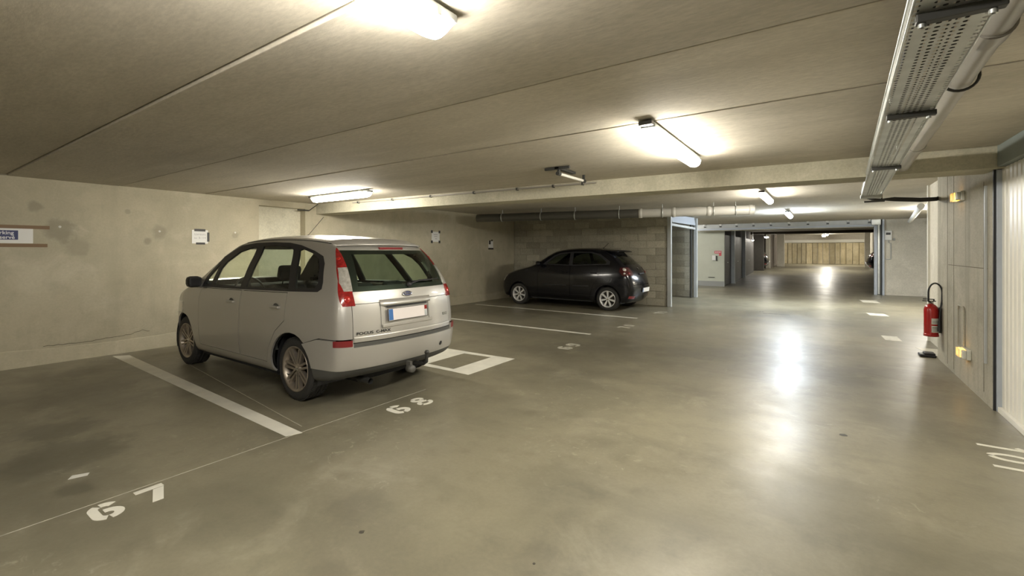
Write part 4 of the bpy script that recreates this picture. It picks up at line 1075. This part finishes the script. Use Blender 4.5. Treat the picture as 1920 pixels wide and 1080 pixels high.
# bumper and valance
K.cut([('side', [(-.4, .39), (.9, .39), (.9, .60), (.66, .60), (.42, .668), (-.4, .668)])], {0, 1}, 0, 25, only=(0,))
K.cut([('side', [(.9, .60), (.9, .608), (.655, .608), (.42, .677), (-.4, .677), (-.4, .668), (.42, .668), (.66, .60)])], {0, 1}, 0, 40, only=(0,))
K.cut([('side', [(-.4, .1), (.9, .1), (.9, .39), (-.4, .39)])], {0, 1}, 0, 26, only=(0,))
K.cut([('end', [(-.66, .598), (.66, .598), (.66, .70), (-.66, .70)])], {1}, 0, 29, only=(25,))
for s in (1, -1): K.cut([('end', [(.67, .612), (1.1, .612), (1.1, .668), (.67, .668)]), ('side', [(-.3, .5), (.215, .5), (.215, .7), (-.3, .7)])], {0, 1}, s, 27, only=(25,))
# front
K.cut([('end', [(-.66, 1.13), (.66, 1.13), (.55, 1.55), (-.55, 1.55)])], {2}, 0, 30)
for s in (1, -1): K.cut([('end', [(.52, .66), (.86, .70), (.84, .84), (.56, .82)])], {2, 0}, s, 31, test=lambda c: c.x > 3.5)
K.cut([('end', trap(.45, .5, .45, .66))], {2}, 0, 32); K.cut([('end', trap(.6, .28, .55, .42))], {2}, 0, 32)
liner(K, C1, root, 1.02)
S_ = M['silver']
K.extract('body_shell', (0,), S_, root, rim=.02, patches=(0, 1, 2, 3))
K.extract('underside', (0,), M['void'], root, rim=0, patches=(4,))
for s in (1, -1):
    K.extract('window_frame', (10,), M['black'], root, off=.001, rim=.02, sign=s)
    for l, gm in ((11, 'glass'), (12, 'glass'), (13, 'glass_dark'), (14, 'glass')): K.extract('side_window', (l,), M[gm], root, off=-.004, rim=0, sign=s)
    for l in (15, 16):
        d = K.extract('door', (l,), S_, root, rim=.02, sign=s)
        hx = 2.12 if l == 15 else 1.16
        loc, n = K.surf((hx, 2 * s, .93), (0, -s, 0)); mb = MB(); mb.bbox((-.10, -.012 if s > 0 else -.03, -.013), (.06, .03 if s > 0 else .012, .013), .008); mb.bbox((.065, -.008, -.015), (.095, .008, .015), .006)
        mb.v = [(a + loc.x, b + loc.y, c + loc.z) for a, b, c in mb.v]; mb.build('handle', M['silver'], d)
        mb = MB(); mb.lathe([(.001, .001), (.05, .001), (.055, 0)], 16, M4=Matrix.Translation((hx - .02, loc.y + s * .001, .93)) @ Matrix.Diagonal((1, s, .7, 1))); mb.build('handle_cup', M['grey_pl'], d)
    K.extract('tail_lamp', (22,), M['lens_red'], root, off=.007, rim=.02, sign=s); lp = [c for c in root.children if c.name.startswith('tail_lamp')][-1]
    K.extract('clear_lens', (24,), M['lens_clear'], lp, off=.010, rim=.02, sign=s)
    for (zz, rr_) in ((1.43, .022), (1.05, .03)):
        yy = s * (.615 if zz > 1.2 else .69); loc, n = K.surf((-1, yy, zz), (1, 0, 0))
        if loc: mb = MB(); mb.lathe([(.001, .013), (rr_ * .5, .012), (rr_ * .9, .010), (rr_, .006)], 16, M4=Matrix.Translation(loc) @ n.to_track_quat('Y', 'Z').to_matrix().to_4x4()); mb.build('bulb_reflector', M['lens_redb'], lp)
    K.extract('reflector', (27,), M['refl_red'], root, off=.024, rim=.02, sign=s)
    K.extract('headlamp', (31,), M['lens_clear'], root, off=.004, rim=.02, sign=s)
tg = K.extract('tailgate', (20,), S_, root, rim=.02)
tg['label'] = 'silver tailgate with raised lettering'
K.extract('rear_window', (21,), M['glass_rear'], root, off=.001, rim=.0)
# black printed border of rear glass
K.cut([('end', [(-.56, 1.165), (.56, 1.165), (.49, 1.475), (-.49, 1.475)])], {1}, 0, 28, only=(21,)); K.extract('window_border', (21,), M['black'], root, off=-.003, rim=.0)
bp_ = K.extract('rear_bumper', (25,), M['silver_b'], root, off=.022, rim=.05)
K.extract('valance', (26,), M['grey_pl'], root, off=.016, rim=.05); K.extract('bumper_step', (29,), M['grey_pl'], bp_, off=.006, rim=.02)
K.extract('windscreen', (30,), M['glass'], root, off=-.002, rim=0); K.extract('grille', (32,), M['black'], root, off=.002, rim=.01)
def back(y, z):
    loc, n = K.surf((-2, y, z), (1, 0, 0)); return loc, n
# plate zone
def back_frame(y, z, out=0.0):
    l, n = back(y, z); n = n.normalized()
    if n.x > 0: n = -n
    up = (Vector((0, 0, 1)) - n * n.z).normalized(); right = up.cross(n).normalized()
    return frame(l + n * out, right, up, n)
l, n = back(0, .97)
mb = MB(); n_ = 12
rows_ = [(1.025, .0), (1.02, .016), (.985, .028), (.965, .026), (.962, 0.0)]
g = []
for k in range(n_ + 1):
    y = .045 - .335 + .67 * k / n_
    for (zz, o) in rows_:
        l, n = back(y, zz); e_ = .35 if k in (0, n_) else 1; g.append((l.x - o * e_ - .002, y, zz))
m_ = len(rows_)
mb.add(g, [(i * m_ + j, i * m_ + j + 1, (i + 1) * m_ + j + 1, (i + 1) * m_ + j) for i in range(n_) for j in range(m_ - 1)], 0, True); mb.build('handle_garnish', S_, tg)
mb = MB(); 
for (y0, y1, z0, z1) in ((-.335, -.30, .78, .965), (.30, .335, .78, .965), (-.335, .335, .755, .785)):
    f0 = back_frame((y0 + y1) / 2 + .045, (z0 + z1) / 2)
    mb.bbox((-(y1 - y0) / 2, -(z1 - z0) / 2, -.004), ((y1 - y0) / 2, (z1 - z0) / 2, .008), .004, M4=f0)
mb.build('plate_recess_frame', S_, tg)
mb = MB(); f0 = back_frame(.045, .953, .004); mb.bbox((-.27, -.012, 0), (.27, .012, .004), .002, M4=f0); mb.build('shadow_strip', M['black'], tg)  # black strip drawn as the shadow under the garnish lip
f0 = back_frame(.05, .870, .012)
pl_ = MB(); pl_.bbox((-.262, -.058, 0), (.262, .058, .005), .002, M4=f0); pl_ = pl_.build('number_plate', M['plate'], root)
mb = MB(); mb.bbox((-.258, -.054, .005), (-.205, .054, .0062), .0005, M4=f0); mb.build('blue_band', M['plate_blue'], pl_)
mb = MB(); mb.bbox((.222, .012, .005), (.258, .054, .0062), .0005, M4=f0); mb.build('red_field', M['lens_red'], pl_)
mb = MB(); mb.bbox((.222, -.054, .005), (.258, .008, .0062), .0005, M4=f0); mb.build('lower_field', M['galv_w'], pl_)
mb = MB()
for (a, b, c, d) in ((-.266, -.262, -.062, .062), (.262, .266, -.062, .062), (-.266, .266, -.062, -.058), (-.266, .266, .058, .062)): mb.bbox((a, c, -.002), (b, d, .008), .001, M4=f0)
mb.build('plate_edge', M['black'], pl_)
# oval badge
f0 = back_frame(.03, 1.062, .004)
mb = MB(); n_ = 28
ring = lambda rx, ry, z: [(rx * math.cos(2 * PI * k / n_), ry * math.sin(2 * PI * k / n_), z) for k in range(n_)]
vs = ring(.066, .029, 0) + ring(.066, .029, .008) + ring(.057, .022, .010) + ring(.057, .022, .007)
mb.add(vs, [(a * n_ + k, a * n_ + (k + 1) % n_, (a + 1) * n_ + (k + 1) % n_, (a + 1) * n_ + k) for a in range(3) for k in range(n_)], 0, True, f0)
bd = mb.build('oval_badge', M['chrome'], tg)
mb = MB(); mb.add(ring(.057, .022, .007), [tuple(range(n_))], 0, False, f0); mb.build('badge_field', M['blue_label'], tg)
text_mesh('badge_script', 'Ford', .038, M['chrome'], tg, f0 @ Matrix.Translation((0, 0, .0085)), .0008, .0006, 1.15)
text_mesh('lettering', 'FOCUS', .036, M['darkmetal'], tg, back_frame(.55, .722, .003), .0015, .001, 1.5)
text_mesh('lettering', 'C-MAX', .036, M['darkmetal'], tg, back_frame(.36, .722, .003), .0015, .001, 1.4)
text_mesh('lettering', 'TDCi', .04, M['chrome'], tg, back_frame(-.55, .79, .003), .0015, .0006, 1.1)
# lower tailgate crease
mb = MB(); vs = []; fs = []; n_ = 16
for k in range(n_ + 1):
    y = -.655 + 1.31 * k / n_
    for (zz, o) in ((.696, .0), (.688, .008), (.680, .008), (.645, .006)):
        l, n = back(y, zz); vs.append((l.x - o - .001, y, zz))
for k in range(n_):
    for j in range(3): fs.append((k * 4 + j, k * 4 + j + 1, k * 4 + j + 5, k * 4 + j + 4))
mb.add(vs, fs, 0, True); mb.build('lower_moulding', S_, tg)
# high brake light, spoiler lip, wiper, aerial
l, n = back(0, 1.535)
mb = MB(); mb.bbox((l.x - .012, -.16, 1.522), (l.x + .02, .16, 1.548), .005); mb.build('high_brake_light', M['refl_red'], tg)
mb = MB(); vs = []; fs = []; n_ = 16
for k in range(n_ + 1):
    y = -.57 + 1.14 * k / n_; l, n = back(y, 1.545); e_ = 1 - abs(k / n_ * 2 - 1) ** 4
    vs += [(l.x + .16, y, 1.607 + .035 * e_), (l.x - .025, y, 1.568 + .012 * e_), (l.x - .02, y, 1.555 + .012 * e_), (l.x + .05, y, 1.552 + .01 * e_)]
for k in range(n_):
    for j in range(3): fs.append((k * 4 + j, k * 4 + j + 1, k * 4 + j + 5, k * 4 + j + 4))
mb.add(vs, fs, 0, True); mb.build('roof_spoiler', S_, root)
f0 = back_frame(-.02, 1.15, .006)
mb = MB(); mb.lathe([(.001, .03), (.022, .03), (.028, .0)], 14, M4=f0 @ Matrix.Rotation(PI / 2, 4, 'X')); mb.tube([(0, 0, .02), (.14, .03, .028), (.33, .035, .018)], .009, 6, M4=f0); mb.tube([(.05, .028, .012), (.45, .045, .008)], .006, 6, M4=f0); mb.build('rear_wiper', M['black'], root)
mb = MB(); mb.tube([(1.95, .0, 1.69), (1.93, 0, 1.71)], .014, 8); mb.tube([(1.95, .0, 1.70), (1.60, .0, 1.93)], .003, 6); mb.build('roof_aerial', M['black'], root)
for s in (1, -1):
    mb = MB(); pts = []
    for k in range(16):
        x = .62 + (2.35 - .62) * k / 15; l, n = K.surf((x, s * .545, 3), (0, 0, -1)); pts.append((x, s * .545, l.z + .002))
    mb.tube(pts, .006, 6); mb.build('roof_moulding', M['grey_pl'], root)
    mb = MB(); mb.bbox((2.98, .79, 1.05) if s > 0 else (2.98, -.95, 1.05), (3.12, .95, 1.19) if s > 0 else (3.12, -.79, 1.19), .045); mb.tube([(3.0, s * .70, 1.08), (3.05, s * .85, 1.09)], .03, 8); mr = mb.build('wing_mirror', M['black'], root)
    mb = MB(); mb.bbox((2.972, .81 if s > 0 else -.93, 1.07), (2.982, .93 if s > 0 else -.81, 1.17), .003); mb.build('mirror_glass', M['black'], mr)
    mb = MB(); mb.tube([(2.62, s * .905, .575), (1.4, s * .905, .56)], .004, 6); mb.build('side_crease', M['grey_pl'], root) if False else None
# bumper details: tow ball, socket, plug hole, exhaust
l, n = back(-.14, .45)
mb = MB(); mb.tube([(.25, -.14, .30), (.0, -.14, .30), (-.045, -.14, .33), (-.05, -.14, .42)], .017, 10)
mb.lathe([(.001, .455), (.015, .452), (.024, .44), (.026, .43), (.022, .415), (.012, .405)], 16, axis='z', M4=Matrix.Translation((-.05, -.14, 0))); mb.build('tow_ball', M['darkmetal'], root)
mb = MB(); mb.lathe([(.001, -.05), (.035, -.05), (.04, -.02), (.036, .03), (.001, .035)], 16, axis='x', M4=Matrix.Translation((.02, .035, .285))); mb.box((0, .02, .29), (.06, .05, .36)); mb.build('tow_socket', M['duct'], root)
l, n = back(-.46, .47); f0 = back_frame(-.46, .47, .024)
mb = MB(); mb.lathe([(.001, .003), (.022, .003), (.026, .0)], 16, M4=f0 @ Matrix.Rotation(PI / 2, 4, 'X')); mb.build('plug_hole', M['black'], bp_)
mb = MB(); mb.tube([(.8, .42, .22), (.16, .42, .22)], .03, 12, cap=False); mb.build('exhaust', M['darkmetal'], root)
# cabin
for (x, y) in ((1.95, .36), (1.95, -.36)): seat(x, y, M['seat'], root, zb=.42, back=.60)
for y in (.44, 0, -.44): seat(1.02, y, M['seat'], root, 'rear_seat', zb=.38, back=.44, w_=.2)
mb = MB(); mb.bbox((2.75, -.72, .78), (3.15, .72, 1.06), .07); mb.build('dashboard', M['void'], root)
mb = MB(); Mx = Matrix.Translation((2.68, .36, 1.0)) @ Matrix.Rotation(-1.1, 4, 'Y'); mb.tube([(.18 * math.cos(a * PI / 12), .18 * math.sin(a * PI / 12), 0) for a in range(25)], .014, 8, M4=Mx); mb.box((-.17, -.02, -.01), (.17, .02, .01), 0, Mx); mb.build('steering_wheel', M['black'], root)
mb = MB(); mb.box((.45, -.6, .72), (1.0, .6, .74)); mb.build('parcel_shelf', M['void'], root)
finish_car(C1, root, K, M['alloy'])
tag(root, 'silver five door people carrier parked nose to the left wall', 'car')
print('car1 faces', len(K.bm.faces)); K.bm.free()

# ================= black hatchback
C2 = dict(name='car', W=.80, grid=(22, 11, 10), sub=2, rad=.298, arch=.345, rim=.208, tw=.19, wy=.755, spokes=7, twin=False, spin=(.45, .45), axles=(.70, 3.39), crown=.045,
    rear=[(.28, .21), (.17, .33), (.12, .5), (.12, .66), (.17, .85), (.24, 1.0), (.34, 1.12), (.52, 1.30), (.70, 1.44), (.82, 1.51)],
    front=[(3.95, .21), (4.03, .35), (4.05, .55), (3.98, .72), (3.80, .86), (3.4, .98), (3.0, 1.07), (2.76, 1.18), (2.5, 1.36), (2.25, 1.48)],
    rail=[(1.2, 1.555), (1.6, 1.56), (1.95, 1.535)],
    plan=[(.1, .86), (.35, .93), (.7, .975), (1.2, 1.0), (2.8, 1.0), (3.4, .975), (3.8, .89), (4.1, .76)],
    tumble=[(.2, .92), (.35, .98), (.6, 1.0), (.9, .985), (1.12, .93), (1.3, .83), (1.5, .72), (1.6, .66)],
    bulge_r=[(.2, .13), (.6, .15), (1.0, .12), (1.5, .08)], bulge_f=[(.2, .22), (.7, .25), (1.0, .2), (1.5, .18)], crease=.84)
root2, K, DEL = base_car(C2, (-3.83, 11.62, 0), PI)
FR = [(2.62, 1.15), (2.30, 1.40), (2.1, 1.47), (1.75, 1.50), (1.2, 1.495), (.95, 1.44), (.66, 1.25), (.66, 1.17), (1.7, 1.13)]
H1 = [(2.50, 1.17), (2.27, 1.36), (2.1, 1.43), (1.82, 1.465), (1.80, 1.155)]
H2 = [(1.70, 1.155), (1.72, 1.47), (1.2, 1.465), (.98, 1.40), (.75, 1.24), (.76, 1.19)]
D1 = [(1.755, .30), (1.755, 1.12), (2.66, 1.14), (2.75, .9), (2.75, .30)]
D2 = [(1.745, .30), (1.745, 1.12), (.98, 1.145), (.95, .8), (1.08, .64), (1.18, .30)]
for s in (1, -1):
    K.cut([('side', FR)], {0}, s, 10); K.cut([('side', H1)], {0}, s, 12); K.cut([('side', H2)], {0}, s, 13)
    for d, l in ((D1, 15), (D2, 16)):
        K.cut([('side', d)], {0}, s, 40, only=(0,)); K.cut([('side', inset(d, .005))], {0}, s, l, only=(40,))
    K.cut([('end', [(.46, .90), (1, .88), (1, 1.14), (.47, 1.13)]), ('side', [(-.3, .88), (.32, .90), (.40, 1.0), (.38, 1.10), (-.3, 1.10)])], {0, 1}, s, 22)
    K.cut([('end', [(.5, .33), (.68, .34), (.68, .40), (.5, .39)])], {1}, s, 27)
K.cut([('end', [(-.52, 1.17), (.52, 1.17), (.45, 1.43), (-.45, 1.43)])], {1}, 0, 21)
K.cut([('end', [(-.56, .66), (.56, .66), (.56, .672), (-.56, .672)])], {1}, 0, 40, only=(0,))
K.cut([('side', [(-.3, .1), (.9, .1), (.9, .62), (-.3, .62)])], {0, 1}, 0, 25, only=(0,))
K.cut([('end', [(-.60, 1.14), (.60, 1.14), (.50, 1.45), (-.50, 1.45)])], {2}, 0, 30)
for s in (1, -1): K.cut([('end', [(.48, .64), (.78, .68), (.76, .84), (.52, .80)])], {2}, s, 31, test=lambda c: c.x > 3.3)
K.cut([('end', trap(.4, .5, .4, .64))], {2}, 0, 32)
liner(K, C2, root2, 1.08); Bp = M['blackpaint']
K.extract('body_shell', (0,), Bp, root2, patches=(0, 1, 2, 3)); K.extract('underside', (0,), M['void'], root2, rim=0, patches=(4,))
for s in (1, -1):
    K.extract('window_frame', (10,), M['black'], root2, off=.001, sign=s)
    for l in (12, 13): K.extract('side_window', (l,), M['glass_dark'], root2, off=-.004, rim=0, sign=s)
    for l in (15, 16):
        d = K.extract('door', (l,), Bp, root2, sign=s); hx = 1.92 if l == 15 else 1.08
        loc, n = K.surf((hx, 2 * s, .95), (0, -s, 0)); mb = MB(); mb.bbox((-.09, -.03, -.012), (.07, .03, .014), .008); mb.v = [(a + loc.x, b + loc.y, c + loc.z) for a, b, c in mb.v]; mb.build('handle', Bp, d)
        xs = (2.55, 1.85) if l == 15 else (1.65, 1.2)
        mb = MB(); l0, _ = K.surf((xs[0], 2 * s, .60), (0, -s, 0)); l1, _ = K.surf((xs[1], 2 * s, .61), (0, -s, 0)); mb.tube([l0, l1], .016, 6); mb.build('rub_strip', M['black'], d)
    lp = K.extract('tail_lamp', (22,), M['lamp_dark'], root2, off=.006, sign=s)
    for (yy, zz, r_, mm) in ((.66, 1.05, .05, 'lens_clear'), (.60, .955, .035, 'refl_red'), (.70, .95, .03, 'lens_clear')):
        loc, n = K.surf((-1, s * yy, zz), (1, 0, 0))
        if loc: mb = MB(); mb.lathe([(.001, .022), (r_ * .5, .02), (r_ * .9, .012), (r_, .004)], 14, M4=Matrix.Translation(loc) @ n.to_track_quat('Y', 'Z').to_matrix().to_4x4()); mb.build('round_lens', M[mm], lp)
    K.extract('reflector', (27,), M['refl_red'], root2, off=.026, sign=s); K.extract('headlamp', (31,), M['lens_clear'], root2, off=.003, sign=s)
    mb = MB(); mb.bbox((2.60, s * .80 if s > 0 else -.96, 1.11), (2.72, .96 if s > 0 else -.80, 1.24), .04); mb.tube([(2.62, s * .72, 1.13), (2.65, s * .84, 1.15)], .025, 8); mb.build('wing_mirror', Bp, root2)
K.extract('rear_window', (21,), M['glass_dark'], root2, rim=0)
K.extract('rear_bumper', (25,), Bp, root2, off=.018, rim=.04); K.extract('windscreen', (30,), M['glass_dark'], root2, off=-.002, rim=0); K.extract('grille', (32,), M['black'], root2, off=.002, rim=.01)
f0 = back_frame(0, .53, .02)
pl_ = MB(); pl_.bbox((-.26, -.055, 0), (.26, .055, .006), .002, M4=f0); pl_ = pl_.build('number_plate', M['paper'], root2)
mb = MB(); mb.bbox((-.258, -.05, .006), (-.21, .05, .0068), .0004, M4=f0); mb.build('blue_band', M['plate_blue'], pl_)
f0 = back_frame(0, .93, .004); mb = MB(); mb.bbox((-.16, -.02, 0), (.16, .02, .02), .008, M4=f0); mb.build('tailgate_handle', M['black'], root2)
f0 = back_frame(0, 1.06, .004); mb = MB(); mb.prism([(-.05, .03), (.05, .03), (.035, .01), (-.015, .01), (.05, -.03), (-.05, -.03), (-.035, -.012), (.012, -.012)], 0, .008, M4=f0); mb.build('maker_badge', M['chrome'], root2)
# spoiler
mb = MB(); vs = []; fs = []; n_ = 14
for k in range(n_ + 1):
    y = -.53 + 1.06 * k / n_; e_ = 1 - abs(k / n_ * 2 - 1) ** 4
    vs += [(.98, y, 1.53 + .045 * e_), (.52, y, 1.505 + .03 * e_), (.51, y, 1.485 + .025 * e_), (.78, y, 1.475 + .03 * e_)]
for k in range(n_):
    for j in range(4): fs.append((k * 4 + j, k * 4 + (j + 1) % 4, k * 4 + 4 + (j + 1) % 4, k * 4 + 4 + j))
fs += [(0, 1, 2, 3), tuple(n_ * 4 + j for j in range(4))]
mb.add(vs, fs, 0, True); mb.build('roof_spoiler', Bp, root2)
mb = MB(); mb.tube([(1.12, 0, 1.585), (1.13, 0, 1.61)], .014, 8); mb.tube([(1.12, 0, 1.60), (.98, 0, 1.73)], .007, 6); mb.build('roof_aerial', M['black'], root2)
for (x, y) in ((1.75, .34), (1.75, -.34)): seat(x, y, M['seat'], root2, zb=.36, back=.56)
for y in (.34, -.34): seat(.98, y, M['seat'], root2, 'rear_seat', zb=.36, back=.46, w_=.25)
mb = MB(); mb.bbox((2.45, -.66, .74), (2.8, .66, 1.05), .07); mb.build('dashboard', M['void'], root2)
finish_car(C2, root2, K, M['alloy_b'])
tag(root2, 'black five door hatchback parked against the block wall', 'car')
print('car2 faces', len(K.bm.faces)); K.bm.free()
# far dark cars in the bays beyond the opening
for (loc, rz, lab) in (((2.12, 34.6, .30), 0, 'dark car half hidden behind the right post of the far opening'), ((-3.08, 35.0, .32), PI, 'dark car with glinting lamps beside the far left column')):
    c = dup(root2); c.location = loc; c.rotation_euler = (0, 0, rz); tag(c, lab, 'car')
